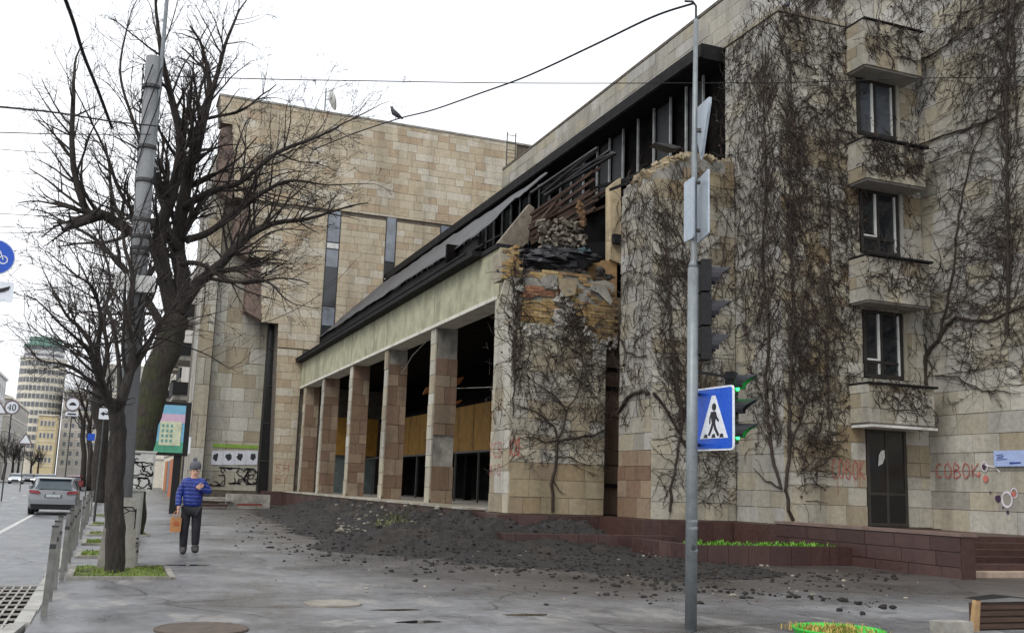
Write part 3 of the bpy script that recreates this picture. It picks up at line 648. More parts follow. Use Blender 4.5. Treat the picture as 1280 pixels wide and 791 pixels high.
mb = MB(); u, v = twr.px(1261, 624); ribbon(mb, twr, arc(u, v, .16, .19, 0, 360, 16), .06, .063); u, v = twr.px(1270, 616); ribbon(mb, twr, arc(u, v, .1, .12, 0, 360, 12), .03, .065)
u, v = twr.px(1233, 583); ribbon(mb, twr, arc(u, v, .1, .13, 0, 360, 12), .03, .065); ribbon(mb, twr, [(u, v+.05), (u+.35, v-.02), (u+.5, v-.15)], .05, .064); kind(mb.build('white_graffiti', m_wspray, bld), 'stuff')
nb = MB(); (u0, v0), (u1, v1) = twr.px(1247, 583), twr.px(1300, 562)
nb.box((XT-.14, 0, 0), (XT-.08, 0, 0)) if False else None
nb.prism([twr.p(u0, v0, .07), twr.p(u1, v0, .07), twr.p(u1, v1, .07), twr.p(u0, v1, .07)], (-.05, 0, 0))
nbo = nb.build('name_board', M('pale_blue_plate', S(168,186,226), .4, var=.06), bld)
mb = MB()
for k in range(4): ribbon(mb, twr, [(u0+.1+R(-.02,.02), v1-.12-.04*k), (u0+.35+R(-.05,.1), v1-.10-.04*k)], .02, .125)
ribbon(mb, twr, [(u0+.5, v0+.08), (u0+.85, v0+.09)], .05, .125); mb.build('lettering', M('blue_print', S(58,78,150), .5), nbo)
# ================================================================== far stone block at the end of the colonnade
YF = 64.5
far = empty('stone_block_building', (14, 70, 0), 'tall windowless sandstone block with narrow slit windows beyond the colonnade', 'building')
ff = Plane((0, YF, 0), (1, 0, 0), (0, -1, 0))
steps_px = [(340,612),(348,401),(327,398),(326,324),(313,320),(311,250),(293,246),(290,150),(277,148),(275,119)]
LE = ff.pts(steps_px)
def left_edge(v):
    best = 9.4
    for (u0, v0), (u1, v1) in zip(LE, LE[1:]):
        if abs(v1-v0) > .3 and min(v0, v1)-.2 <= v <= max(v0, v1)+.2: best = u0 + (u1-u0)*(v-v0)/(v1-v0)
    return best
TOPZ = 25.95
poly = [(u+.03, YF+.05, v) for u, v in LE[:-1]] + [(LE[-1][0]+.03, YF+.05, TOPZ)] + [(38, YF+.05, TOPZ), (38, YF+.05, .2)]
poly[0] = (poly[0][0], YF+.05, .2)
o = MB().prism(poly, (0, 2.2, 0)).build('front_wall', m_mortar, far); ffw = o
SL = [(11.8, 12.7, 9.9, 19.33), (15.75, 16.5, 9.9, 19.38), (19.55, 20.35, 9.9, 19.3)]
vv = .95
while vv < TOPZ-.1:
    h = .5*random.uniform(.85, 1.15); top = min(TOPZ, vv+h); le = left_edge((vv+top)/2)
    clad(far, ffw, ff, (le, 25 if top > 10 else 10.76), (vv, top), h+.01, (.45, 1.35), m_far, holes=SL, gap=.016, jit=.014)
    vv = top
MB().box((LE[-1][0]-.05, YF-.08, TOPZ+.005), (38, YF+2.3, TOPZ+.14)).build('coping', m_conc_g, far)
for i, (a, b, c, d) in enumerate(SL):
    w = MB().box((a+.005, YF+.0, c), (b-.005, YF+.03, d-.003)).build('slit_window', m_glass, far)
    cuts = [(17.2, d, m_glass_sky), (16.75, 17.15, m_white), (15.5, 16.7, m_glass_sky), (12.9, 15.45, m_glass), (11.6, 12.85, m_glass_sky), (c, 11.5, m_glass)] if i == 0 else [(16.3, d, m_glass_sky), (15.2, 16.2, m_glass_dk), (15.05, 15.18, m_white), (c, 15.0, m_glass)] if i == 1 else [(c, d, m_glass_sky)]
    for z0, z1, m in cuts: MB().box((a+.06, YF-.025, z0+.03), (b-.06, YF-.002, z1-.03)).build('pane', m, w)
    MB().box((a, YF-.05, c), (a+.055, YF-.003, d)).box((b-.055, YF-.05, c), (b, YF-.003, d)).build('frame', m_wframe, w)
# set-back panel with posters, pillar, tall glazed slot
YP = 66.6
pan = MB().box((5.35, YP, -.1), (12, 78, 23.5)).build('setback_wall', m_mortar, far)
pp = Plane((0, YP, 0), (1, 0, 0), (0, -1, 0)); clad(far, pan, pp, (5.4, 8.75), (.9, 23.4), .95, (.9, 1.7), m_cream, rnd_rows=.3, gap=.02)
slot = MB().box((8.78, YP-.3, .9), (9.5, YP-.1, 11.7)).build('glazed_slot', m_glass_dk, far)
for z0 in (2.8, 5.2, 7.6, 10): MB().box((8.78, YP-.36, z0), (9.5, YP-.31, z0+.08)).build('transom', m_wframe, slot)
MB().box((8.76, YP-.37, .9), (8.84, YP-.31, 11.7)).build('frame', m_wframe, slot)
sp = Plane((9.44, 0, 0), (0, 1, 0), (-1, 0, 0))
pil = MB().box((4.45, YP-.5, -.1), (5.34, YP+6, 22.5)).build('pillar', m_mortar, far)
qq = Plane((0, YP-.5, 0), (1, 0, 0), (0, -1, 0)); clad(far, pil, qq, (4.45, 5.34), (.2, 22.4), 1.6, (.88, .9), m_cream, rnd_rows=.3, gap=.03)
qq = Plane((4.45, 0, 0), (0, 1, 0), (-1, 0, 0)); clad(far, pil, qq, (YP-.5, 70), (.2, 22.4), 1.6, (1.2, 1.6), m_grey, rnd_rows=.3, gap=.03)
for px, py0, py1 in ((327,324,398),(311,250,320),(290,150,246)):
    u, v0 = ff.px(px, py1); _, v1 = ff.px(px, py0)
    MB().prism([(u-1.0, YF+.6, v0+.5), (u+.02, YF+.08, v0-.1), (u+.02, YF+.08, v1-.1), (u-1.0, YF+.6, v1-.5)], (0, 1.3, 0)).build('projecting_fin', M('brown_metal_fin', S(104,86,76), .7, var=.25), far)
MB().box((5.3, 66.7, -.1), (30, 90, 24.4)).build('rear_block', m_conc_g, far)
MB().box((9.0, YF-.1, .0), (10.1, YF+2, .95)).build('plinth', m_granite, far)
# posters and tags
def far_px_rect(pl, x0, y0, x1, y1): (a, d), (b, c) = pl.px(x0, y0), pl.px(x1, y1); return a, b, c, d
a, b, c, d = far_px_rect(pp, 266, 554, 322, 561)
MB().box((a, YP-.09, c), (b, YP-.065, d)).build('green_poster_strip', M('green_print', S(126,158,62), .6), far)
for k in range(4):
    x0 = 265+14.3*k; a, b, c, d = far_px_rect(pp, x0, 563, x0+13.2, 581)
    q = MB().box((a, YP-.09, c), (b, YP-.066, d)).build('poster', M('poster_paper', S(206,208,216), .7, var=.06), far)
    mb = MB(); m_ = (a+b)/2; lump(mb, (m_+R(-.1,.1), YP-.095, (c+d)/2+.06), .17, (1,.03,1.2), k, .7, 9, 6); mb.build('printed_figure', M('print_black', S(40,44,44), .7), q)
a, b, c, d = far_px_rect(pp, 274, 584, 321, 607); mb = MB(); scribble(mb, pp, a, c+.1, b, d, 14, .075, .075)
a, b, c, d = far_px_rect(pp, 258, 593, 280, 607); scribble(mb, pp, a, c, b, d, 5, .07, .075); kind(mb.build('black_graffiti', m_bspray, far), 'stuff')
a, b, c, d = far_px_rect(ff, 345, 578, 362, 590); mb = MB(); write(mb, ff, 'EH', a, c, .35, .5, .03, .08); write(mb, ff, 'HY', a, c-.7, .35, .5, .025, .08); kind(mb.build('red_graffiti', m_red, far), 'stuff')
# roof fittings
c = onY(413, 128, YF+.6)
ds = empty('satellite_dish', (c.x, c.y, TOPZ+.1), 'white satellite dish on a mast above the sandstone block', 'satellite dish')
MB().tube([(c.x-.35, c.y, TOPZ+.1), (c.x-.35, c.y, TOPZ+2.0)], .05, 6).build('mast', m_steel, ds)
rx = Matrix.Rotation(math.radians(72), 3, 'Y') @ Matrix.Scale(1, 3)
MB().lathe([(.02,-.18),(.35,-.13),(.6,-.03),(.72,.06),(.68,.06),(.3,-.06),(.02,-.1)], (c.x+.1, c.y-.1, TOPZ+1.2), 18, axis=rx).build('dish', m_white, ds, True)
MB().tube([(c.x-.35, c.y, TOPZ+1.2), (c.x+.1, c.y-.1, TOPZ+1.2)], .04, 5).build('arm', m_steel, ds)
c = onY(645, 188, 58)
ld = empty('roof_ladder', (c.x, 58.9, 21.9), 'rusty steel access ladder standing at the roof corner', 'ladder')
for dx in (-.3, .3): MB().tube([(c.x+dx, 58.9, 18), (c.x+dx, 58.9, 24.6)], .04, 5).build('rail', m_steel_d, ld)
for k in range(13): MB().tube([(c.x-.3, 58.9, 18.4+k*.5), (c.x+.3, 58.9, 18.4+k*.5)], .025, 4).build('rung', m_steel_d, ld)
# ================================================================== climbing vines (leafless, winter)
def vine(label, pls, stems, regions, n_leaf=2500, group=None, seed=1):
    """stems: (plane, px polyline, r0, r1); regions: (plane, px polygon, count, mean angle deg, spread, length, radius)"""
    random.seed(seed)
    base = stems[0][0].p(*stems[0][0].px(*stems[0][1][0]), .08)
    root = empty('climbing_vine', base, label, 'vine', group)
    mb = MB()
    for pl, px, r0, r1 in stems:
        P = [pl.px(*q) for q in px]; pts = []
        for (a, b), (c, d) in zip(P, P[1:]):
            L = math.hypot(c-a, d-b); k = max(2, int(L/.22))
            for i in range(k):
                t = i/k; pts.append((a+(c-a)*t+random.uniform(-.035, .035), b+(d-b)*t+random.uniform(-.035, .035)))
        pts.append(P[-1]); m = len(pts)
        mb.tube([pl.p(u, v, .07+random.uniform(0, .03)) for u, v in pts], [r0+(r1-r0)*i/(m-1) for i in range(m)], 5)
    mb.build('stem', m_vine, root)
    tw = MB(); lf = MB()
    for pl, poly_px, count, ang, spread, length, rad in regions:
        P = pl.pts(poly_px); us = [p[0] for p in P]; vs_ = [p[1] for p in P]; done = 0; tries = 0
        while done < count and tries < count*12:
            tries += 1
            u = random.uniform(min(us), max(us)); v = random.uniform(min(vs_), max(vs_))
            if not inpoly(u, v, P): continue
            cl = noise.noise(Vector((u*.8, v*.55, seed*1.3)))
            if random.random() > .6 + cl*.55: continue
            done += 1
            a = math.radians(ang + random.gauss(0, spread)); L = length*random.uniform(.4, 1.6); step = .09; k = max(2, int(L/step)); pts = []; nn = random.uniform(.045, .1); bend = random.gauss(0, .12)
            r = rad*random.uniform(.6, 1.5)
            for i in range(k+1):
                pts.append(pl.p(u, v, nn)); a += random.gauss(0, .24) + bend*.6; u += math.cos(a)*step; v += math.sin(a)*step; nn = min(.14, max(.045, nn+random.uniform(-.015, .015)))
                if random.random() < .10 and i:
                    b = a + random.choice((-1, 1))*random.uniform(.7, 1.5); q = [pts[-1]]; uu, vv2 = u, v
                    for _ in range(random.randint(2, 4)): uu += math.cos(b)*.07; vv2 += math.sin(b)*.07; b += random.gauss(0, .4); q.append(pl.p(uu, vv2, nn+random.uniform(0, .02)))
                    tw.tube(q, [r*.7]*len(q), 3, cap=False)
            tw.tube(pts, [r*(1-.55*i/k) for i in range(k+1)], 3, cap=False)
            for _ in range(1 if random.random() < n_leaf else 0):
                c = random.choice(pts); s = random.uniform(.025, .06); d = Vector((random.gauss(0,1), random.gauss(0,1), random.gauss(0,1))).normalized(); x = d.orthogonal().normalized()*s; y = d.cross(x).normalized()*s*random.uniform(.5, 1)
                c = c + pl.n*random.uniform(0, .06); lf.add([c-x, c-y*.8, c+x, c+y], [(0,1,2,3)])
    kind(tw.build('twigs', m_vine, root), 'stuff')
    if lf.v: kind(lf.build('withered_leaves', m_vleaf, root), 'stuff')
    return root
# shattered corner pier
vine('leafless creeper spreading over the shattered corner pier', None,
 [(f1, [(690,640),(689,605),(693,575),(695,551)], .05, .045), (f1, [(695,551),(720,548),(740,543),(754,537)], .04, .03), (f1, [(695,551),(690,533),(668,515),(648,508)], .032, .012), (f1, [(695,551),(703,530),(706,516),(693,494),(668,478),(650,463)], .036, .012),
  (f1, [(690,600),(697,612),(706,618)], .02, .008), (f1, [(695,551),(680,552),(664,545),(648,548)], .025, .01), (f1, [(693,570),(712,572),(735,582),(742,575)], .02, .008), (f1, [(647,350),(646,400),(641,450),(640,520)], .04, .02), (f1, [(706,516),(722,490),(728,455),(722,420),(716,398)], .02, .01)],
 [(f1, [(634,400),(648,404),(690,421),(703,395),(730,420),(755,432),(754,560),(735,585),(680,590),(636,575)], 471, 80, 60, 0.78, 0.0087), (f1, [(640,350),(652,350),(652,470),(638,470)], 99, 90, 30, 0.93, 0.0123), (f1, [(700,385),(722,385),(740,430),(700,440)], 99, 100, 50, 0.78, 0.0123), (l1, [(612,400),(632,380),(632,560),(612,560)], 15, 90, 30, 0.78, 0.0090)], .35, seed=3)
# pier beside the tower
vine('dense leafless creeper on the broken-topped pier beside the tower', None,
 [(f2, [(835,640),(838,600),(845,570),(850,530)], .04, .035), (f2, [(850,530),(845,480),(838,420),(832,340),(828,270)], .045, .02), (l2, [(775,516),(787,498),(806,488),(815,492)], .055, .045), (f2, [(815,492),(828,508),(842,530),(856,560)], .045, .03), (l2, [(780,425),(786,440),(800,446),(812,444)], .03, .018), (f2, [(850,530),(870,470),(885,400),(900,330),(908,270)], .03, .012), (f2, [(842,530),(860,500),(890,480),(915,470)], .025, .01)],
 [(f2, [(818,255),(850,215),(915,215),(916,600),(880,620),(850,560),(820,520)], 558, 85, 55, 0.78, 0.0087), (f2, [(818,255),(840,240),(870,330),(880,560),(855,570),(825,470)], 260, 110, 30, 1.08, 0.0101), (f2, [(820,560),(916,560),(916,640),(820,640)], 86, 60, 60, 0.62, 0.0090), (l2, [(778,250),(815,240),(815,520),(776,540)], 204, 85, 45, 0.78, 0.0101)], .45, seed=5)
# tower
vine('thick mat of leafless creeper covering the stair tower corner and window boxes', None,
 [(fr, [(990,652),(984,636),(979,610)], .05, .045), (lf, [(979,610),(968,570),(962,520),(960,470),(965,420),(955,330),(960,240),(958,120),(960,60)], .05, .02), (fr, [(979,610),(985,560),(984,480),(990,380),(984,280),(988,160),(984,60)], .05, .018), (lf, [(979,610),(960,600),(945,585)], .03, .012), (fr, [(1060,90),(1080,45),(1095,52),(1120,70),(1143,92)], .03, .012), (fr, [(1035,530),(1030,430),(1036,300),(1030,160),(1040,60)], .03, .012), (fr, [(985,560),(1000,520),(1020,450),(1055,400)], .03, .012)],
 [(fr, [(975,18),(1060,38),(1070,110),(1074,300),(1076,520),(1040,550),(988,590)], 1750, 88, 52, 0.70, 0.0087), (fr, [(972,15),(998,22),(1008,300),(1008,520),(985,560)], 297, 92, 24, 1.24, 0.0106), (fr, [(985,560),(1040,540),(1034,570),(1000,640)], 99, 80, 60, 0.70, 0.0090), (lf, [(908,66),(970,16),(978,560),(955,600),(920,300)], 651, 75, 40, 0.93, 0.0090), (lf, [(950,40),(970,16),(978,560),(958,560)], 204, 90, 20, 1.24, 0.0106),
  (bp, [(1083,28),(1147,42),(1145,90),(1080,78)], 105, 60, 60, 0.70, 0.0101), (bp, [(1074,180),(1153,186),(1152,230),(1080,218)], 161, 60, 60, 0.70, 0.0112), (bp, [(1076,325),(1156,332),(1155,376),(1078,370)], 93, 60, 60, 0.70, 0.0101), (bp, [(1078,480),(1162,484),(1160,520),(1100,520)], 80, 60, 60, 0.70, 0.0101), (fr, [(1120,110),(1146,110),(1158,460),(1130,460)], 80, 95, 40, 0.78, 0.0078)], .55, seed=8)
# long wall
vine('sparse horizontal leafless creeper fanning across the plain wall beside the window boxes', None,
 [(tw, [(1160,482),(1160,445),(1175,425),(1186,405)], .06, .05), (tw, [(1186,405),(1197,396),(1220,401),(1240,403),(1258,392),(1282,384)], .045, .03), (tw, [(1175,425),(1184,390),(1193,345),(1198,300),(1204,250),(1215,200),(1228,170),(1245,120),(1256,90)], .035, .012), (tw, [(1162,440),(1154,425),(1150,390)], .03, .012), (tw, [(1262,420),(1264,340),(1262,260),(1262,160),(1260,70),(1262,-10)], .05, .03), (tw, [(1275,180),(1271,80),(1270,-10)], .03, .02), (tw, [(1172,470),(1200,472),(1230,488),(1278,492)], .025, .01), (tw, [(1152,181),(1200,165),(1240,150),(1262,138)], .028, .02), (tw, [(1150,74),(1170,68),(1200,45),(1205,-10)], .03, .015), (tw, [(1130,10),(1148,45),(1160,40)], .025, .01)],
 [(tw, [(1150,60),(1262,0),(1262,300),(1200,420),(1158,440)], 260, 185, 12, 1.86, 0.0081), (tw, [(1170,300),(1280,240),(1280,480),(1180,480)], 186, 182, 10, 2.02, 0.0081), (tw, [(1030,0),(1280,-30),(1280,120),(1150,150),(1150,40)], 347, 110, 40, 1.24, 0.0078), (tw, [(1252,0),(1272,0),(1274,380),(1254,400)], 161, 92, 18, 1.08, 0.0101), (tw, [(990,-5),(1040,-5),(1060,35),(1000,20)], 124, 120, 40, 1.24, 0.0078), (tw, [(1150,350),(1175,330),(1175,480),(1160,480)], 37, 80, 30, 0.78, 0.0090)], .3, seed=11)
random.seed(21)
# ================================================================== forecourt: planters, soil, rubble
GZ = .1
random.seed(31)
m_plant = m_granite
def planter(label, x0, x1, yf, yb, zt, right_open=True):
    root = empty('brick_planter' if False else 'granite_planter', ((x0+x1)/2, yf, 0), label, 'planter')
    w = MB().box((x0, yf+.03, -.1), (x1, yf+.2, zt)).box((x0, yf+.2, -.1), (x0+.18, yb, zt)).build('wall', m_granite, root)
    pl = Plane((0, yf+.02, 0), (1, 0, 0), (0, -1, 0)); clad(root, w, pl, (x0, x1), (-.05, zt-.002), 1.2, (.5, .62), m_granite, thick=.025, jit=.004, gap=.01, name='granite_slab')
    pl = Plane((x0+.01, 0, 0), (0, 1, 0), (-1, 0, 0)); clad(root, w, pl, (yf+.03, yb), (-.05, zt-.002), 1.2, (.5, .62), m_granite, thick=.025, jit=.004, gap=.01, name='granite_slab')
    s = MB(); vs = []
    for j in range(13):
        for i in range(41):
            x = x0+.17+(x1-x0-.18)*i/40; y = yf+.19+(yb-yf-.2)*j/12; vs.append((x, y, zt-.10+.07*noise.noise(Vector((x*1.6, y*1.6, 1)))+.05*noise.noise(Vector((x*6, y*6, 1)))))
    s.add(vs, [(j*41+i, j*41+i+1, (j+1)*41+i+1, (j+1)*41+i) for j in range(12) for i in range(40)]); s.build('soil', m_soil, root)
    return root
planter('low reddish granite planter with green shoots below the stair tower', 11.95, 16.16, 19.3, 22.2, .52)
planter('low granite planter half buried in black soil below the shattered pier', 8.7, 13.4, 22.5, 24.4, .56)
m_grass = M('green_shoots', S(98,150,40), .6, var=.35, scale=5)
def tuft(mb, c, n, h, spread, w=.012):
    for k in range(n):
        a = R(0, 6.28); r = spread*math.sqrt(random.random()); p = Vector(c)+Vector((math.cos(a)*r, math.sin(a)*r, 0)); t = R(0, 6.28); hh = h*R(.5, 1.2); l = Vector((math.cos(t), math.sin(t), 0)); s = Vector((-l.y, l.x, 0))*w
        mid = p+Z*hh*.6+l*hh*.2; top = p+Z*hh*.85+l*hh*.6
        mb.add([p-s, p+s, mid+s*.9, mid-s*.9, top], [(0,1,2,3),(3,2,4)])
mb = MB()
for k in range(90): tuft(mb, (R(12.3,16.0), 19.5+abs(random.gauss(0,.5)), .44), 9, .17, .12, .014)
kind(tag(mb.build('green_shoots', m_grass), 'fresh green shoots growing in the granite planter', 'plants'), 'stuff')
mb = MB()
for k in range(20): tuft(mb, onZ(R(475,512), R(645,668), .45), 8, .3, .2, .012)
kind(tag(mb.build('weeds', M('olive_weeds', S(104,106,64), .8, var=.4)), 'olive weeds on the soil bank in front of the colonnade', 'weeds'), 'stuff')
# soil bank: heaped against the plinth, thinning out over the pavement
EDGE = [onZ(x, y) for x, y in ((285,634),(308,646),(335,664),(400,690),(520,702),(640,712),(760,722),(860,735),(960,728),(1060,724),(1120,722))]
EP = [(p.x, p.y) for p in EDGE]
def soil_h(x, y):
    # distance inside the edge line
    d = 1e9
    for (ax, ay), (bx, by) in zip(EP, EP[1:]):
        vx, vy = bx-ax, by-ay; t = max(0, min(1, ((x-ax)*vx+(y-ay)*vy)/(vx*vx+vy*vy))); qx, qy = ax+vx*t, ay+vy*t
        dd = math.hypot(x-qx, y-qy); side = vx*(y-qy)-vy*(x-qx) if dd > 1e-6 else 1
        if dd < abs(d): d = dd if side > 0 else -dd
    nz = noise.noise(Vector((x*.9, y*.7, 0)))*.5 + noise.noise(Vector((x*2.3, y*2.1, 5)))*.3 + noise.noise(Vector((x*5, y*5, 9)))*.26 + noise.noise(Vector((x*11, y*11, 9)))*.16
    wall = 10.1 if y > 27.2 else 12.0
    near = max(0, 1-max(0, wall-x)/2.6) if y > 27 else max(0, 1-abs(y-23.6)/2.4)*max(0, min(1, (13.4-x)/2))
    ramp_ = max(-1, min(1, d/2.2))
    h = .10*ramp_ + .62*near**1.5*max(0, ramp_) + nz*(.10+.30*near)*min(1, max(.25, ramp_+.2))
    if x > 12.5: h -= min(.25, (x-12.5)*.12)
    if y > 50: h *= max(.3, 1-(y-50)/14)
    return h
vs = []; nx, ny = 210, 560; fs = []
for j in range(ny+1):
    y = 14.5 + (58-14.5)*(j/ny)**1.35
    for i in range(nx+1):
        x = 4.2 + 12*(i/nx); vs.append((x, y, GZ + soil_h(x, y) - .03))
def okq(i, j):
    x, y, z = vs[j*(nx+1)+i]; return z > .02 and not (x > 10.1 and y > 27.3) and not (x > 13.5 and y > 24.5) and not (x > 12.0 and 19.2 < y)
mb = MB(); mb.add(vs, [(j*(nx+1)+i, j*(nx+1)+i+1, (j+1)*(nx+1)+i+1, (j+1)*(nx+1)+i) for j in range(ny) for i in range(nx) if okq(i, j)])
kind(tag(mb.build('soil_bank', m_soil, smooth=True), 'black wet soil heaped along the colonnade plinth', 'soil'), 'stuff')
def scatter(name, label, cat, n, pick, rad, mat, seed):
    mb = MB()
    for k in range(n):
        p = pick(); r = rad*(random.random()**4*2.6+.35); lump(mb, (p.x, p.y, p.z+r*.3), r, (R(.8,1.5), R(.8,1.5), R(.4,.8)), seed+k, .6, 6, 4)
    return kind(tag(mb.build(name, mat), label, cat), 'stuff')
def on_soil(x0, x1, y0, y1):
    def f():
        while True:
            p = onZ(R(x0, x1), R(y0, y1)); h = max(0, soil_h(p.x, p.y)-.03)
            if not (p.x > 10 and p.y > 27): return Vector((p.x, p.y, GZ+h))
    return f
def clod_spot():
    while True:
        p = onZ(R(290, 1120), R(640, 770)); h = soil_h(p.x, p.y)-.03
        if (p.x > 10 and p.y > 27) or (p.x > 11.9 and p.y > 19.2): continue
        d = 9
        if h < 0: d = min(math.hypot(p.x-a, p.y-b) for a, b in EPF)
        k = 1 if h > 0 else math.exp(-d/.9)*(.5+.9*noise.noise(Vector((p.x*.7, p.y*.7, 4))))
        if random.random() < k: return Vector((p.x, p.y, GZ+max(0, h)))
EPF = [(a+(c-a)*t/8, b+(d-b)*t/8) for (a, b), (c, d) in zip(EP, EP[1:]) for t in range(8)]
scatter('soil_clods', 'dark clods and crumbs of soil strewn over the forecourt', 'soil', 5600, clod_spot, .0165, m_soil, 300)
scatter('stone_chips', 'pale stone chips scattered over the wet forecourt', 'rubble', 130, on_soil(330, 1160, 650, 750), .015, m_rock, 700)
scatter('white_litter', 'pale chips and paper scraps lying against the planter wall', 'litter', 90, lambda: onZ(R(786,826), R(690,702))+Vector((0,0,R(0,.3)*(random.random()))), .022, M('pale_chips', S(176,170,156), .8), 900)
scatter('bank_debris', 'pale stones and roots mixed in the bank under the columns', 'rubble', 170, on_soil(420, 640, 640, 668), .03, m_rock, 1000)
# boards and rubble stacked by the far block
c0 = onZ(290, 636)
bd = empty('board_pile', (c0.x, c0.y, GZ), 'pile of red-brown boards and slabs beside the poster wall', 'pile of boards')
for k in range(14):
    a = R(-.25, .25); x = c0.x+R(-1.6, 1.8); y = c0.y+R(-.4, 2.2); z = GZ+.05+.09*(k % 6)
    MB().bar((x-R(.5,1.2), y-a, z), (x+R(.5,1.2), y+a, z+R(-.04,.06)), R(.2,.5), R(.05,.12)).build('board', random.choice((M('red_board', S(120,66,56), .8), m_conc_g, m_wood)), bd)
MB().box((c0.x-.2, c0.y+.8, GZ), (c0.x+2.0, c0.y+1.6, GZ+.75)).build('slab', m_conc_g, bd)
# ================================================================== kerb, grate, tree pits, manholes, potholes
random.seed(41)
kb = kind(empty('kerb', (-.68, 20, 0)), 'structure'); kb['kind'] = 'structure'
m_kerb = M('kerb_concrete', S(168,166,160), .7, var=.15, dirt=S(100,96,90))
y = 11.5; unit = None
kx = -.68
while y < 64:
    L = 1.0; off = random.uniform(-.015, .015)
    MB().box((kx-.075+off, y+.008, -.12), (kx+.075+off, y+L-.008, .125+random.uniform(-.008, .006))).build('kerb_stone', m_kerb, kb); y += L
MB().box((kx-.075, 64, -.12), (kx+.075, 700, .12)).build('kerb_stone', m_kerb, kb)
MB().bar((-.72, 11.45, .03), (-.78, 10.75, .03), .15, .18).build('kerb_stone', m_kerb, kb)
# drain grate in the gutter
p = onZ(15, 765, 0)
gr = empty('drain_grate', (-1.25, 14.2, 0), 'rusty steel drain grating in the gutter by the kerb', 'drain grate')
gx0, gx1, gy0, gy1 = -1.72, -.79, 11.6, 16.1
MB().box((gx0, gy0, .004), (gx1, gy1, .006)).build('pit', m_soot, gr)
for k in range(10): x = gx0+(gx1-gx0)*k/9; MB().box((x-.012, gy0, .012), (x+.012, gy1, .026)).build('bar', M('worn_grate_steel', S(170,166,158), .55, .3, var=.2), gr)
k = 0; y = gy0
while y <= gy1+.01: MB().box((gx0-.02, y-.022, .014), (gx1+.02, y+.022, .032)).build('cross_bar', M('worn_grate_steel', S(170,166,158), .55), gr); y += .45
# painted lane line
a, b = onZ(-20, 678, .004), onZ(38, 646, .004)
ln = MB(); ln.add([(-2.62, 20, .005), (-2.48, 20, .005), (-2.55, 43.5, .005), (-2.69, 43.5, .005)], [(0,1,2,3)])
kind(ln.build('lane_marking', M('worn_road_paint', S(196,196,192), .6, var=.15, dirt=S(120,120,118))), 'structure')
for k in range(12):
    y = 52+k*9; kind(MB().add([(-5.6, y, .005), (-5.45, y, .005), (-5.45, y+4, .005), (-5.6, y+4, .005)], [(0,1,2,3)]).build('lane_marking', M('worn_road_paint', S(196,196,192), .6)), 'structure')
m_moss = M('moss_earth', S(96,112,42), .95, var=.5, scale=4, dirt=S(72,62,48), bump=.9)
def pit(label, x0, x1, y0, y1):
    root = empty('tree_pit', ((x0+x1)/2, (y0+y1)/2, GZ), label, 'tree pit', 'tree pits along the kerb')
    for a in ((x0, y0, x1, y0), (x0, y1, x1, y1), (x0, y0, x0, y1), (x1, y0, x1, y1)):
        MB().bar((a[0]+R(-.015,.015), a[1]+R(-.015,.015), GZ-.02+R(-.01,.01)), (a[2]+R(-.015,.015), a[3]+R(-.015,.015), GZ-.015+R(-.01,.015)), .09, .12).build('edging', m_conc_g, root)
    vs = []; n = 24
    for j in range(n+1):
        for i in range(n+1):
            x = x0+.05+(x1-x0-.1)*i/n; y = y0+.05+(y1-y0-.1)*j/n; vs.append((x, y, GZ+.03+.05*noise.noise(Vector((x*3, y*3, 2)))+.02*noise.noise(Vector((x*11, y*11, 2)))))
    MB().add(vs, [(j*(n+1)+i, j*(n+1)+i+1, (j+1)*(n+1)+i+1, (j+1)*(n+1)+i) for j in range(n) for i in range(n)]).build('moss', m_moss, root, True)
    t = MB()
    for k in range(120): tuft(t, (R(x0+.05,x1-.1), R(y0+.05,y1-.1), GZ+.03), 3, .06, .05, .006)
    kind(t.build('grass', M('moss_grass', S(110,128,48), .9, var=.4), root), 'stuff')
pit('mossy concrete-edged tree pit round the slim street tree', -.42, 1.0, 16.2, 18.2)
for yy, w in ((20.3, .55), (24.0, .5), (27.6, 1.1), (33, .9), (40, .9)):
    pit('mossy tree pit along the post row further down the street', -.40, -.40+w+.35, yy, yy+1.5)
def disc(name, label, cat, px, py, r, mat, z=GZ):
    c = onZ(px, py, z); o = MB().lathe([(r, .0), (r, .022), (r*.92, .026), (r*.9, .022), (.02, .024)], (c.x, c.y, z), 28)
    root = tag(o.build(name, mat), label, cat); return root
disc('manhole_cover', 'rusty round manhole cover sunk in the pavement by the slim tree', 'manhole cover', 252, 787, .46, M('rusty_iron', S(96,84,74), .6, .2, var=.3, scale=12, bump=.6))
disc('manhole_cover', 'pale round manhole cover in the cracked patch of the forecourt', 'manhole cover', 416, 755, .36, M('concrete_cover', S(140,134,124), .7, var=.25))
def blotch(name, px, py, rx, ry, mat, z, seed):
    c = onZ(px, py); P = []
    for k in range(22):
        a = 2*math.pi*k/22; q = 1+.45*noise.noise(Vector((math.cos(a)*1.3+seed, math.sin(a)*1.3, seed)))+.2*noise.noise(Vector((math.cos(a)*4, math.sin(a)*4, seed)))
        x = c.x+math.cos(a)*rx*q; y = c.y+math.sin(a)*ry*q; P.append((x, y, GZ+z))
    kind(MB().add(P, [tuple(range(22))]).build(name, mat), 'structure')
t = NT('puddle_water'); t.set(S(44,44,44), .03); t.b.inputs['Specular IOR Level'].default_value = .6; m_pud = t.m
m_patch = M('worn_patch', S(150,146,138), .8, var=.2); m_mud = M('mud_film', S(104,96,86), .5, var=.25)
for i, (x, y, rx, ry) in enumerate(((525,777,.26,.10),(495,762,.3,.07),(660,768,.3,.10),(232,706,.5,.12))): blotch('puddle', x, y, rx, ry, m_pud, .004, i+1)
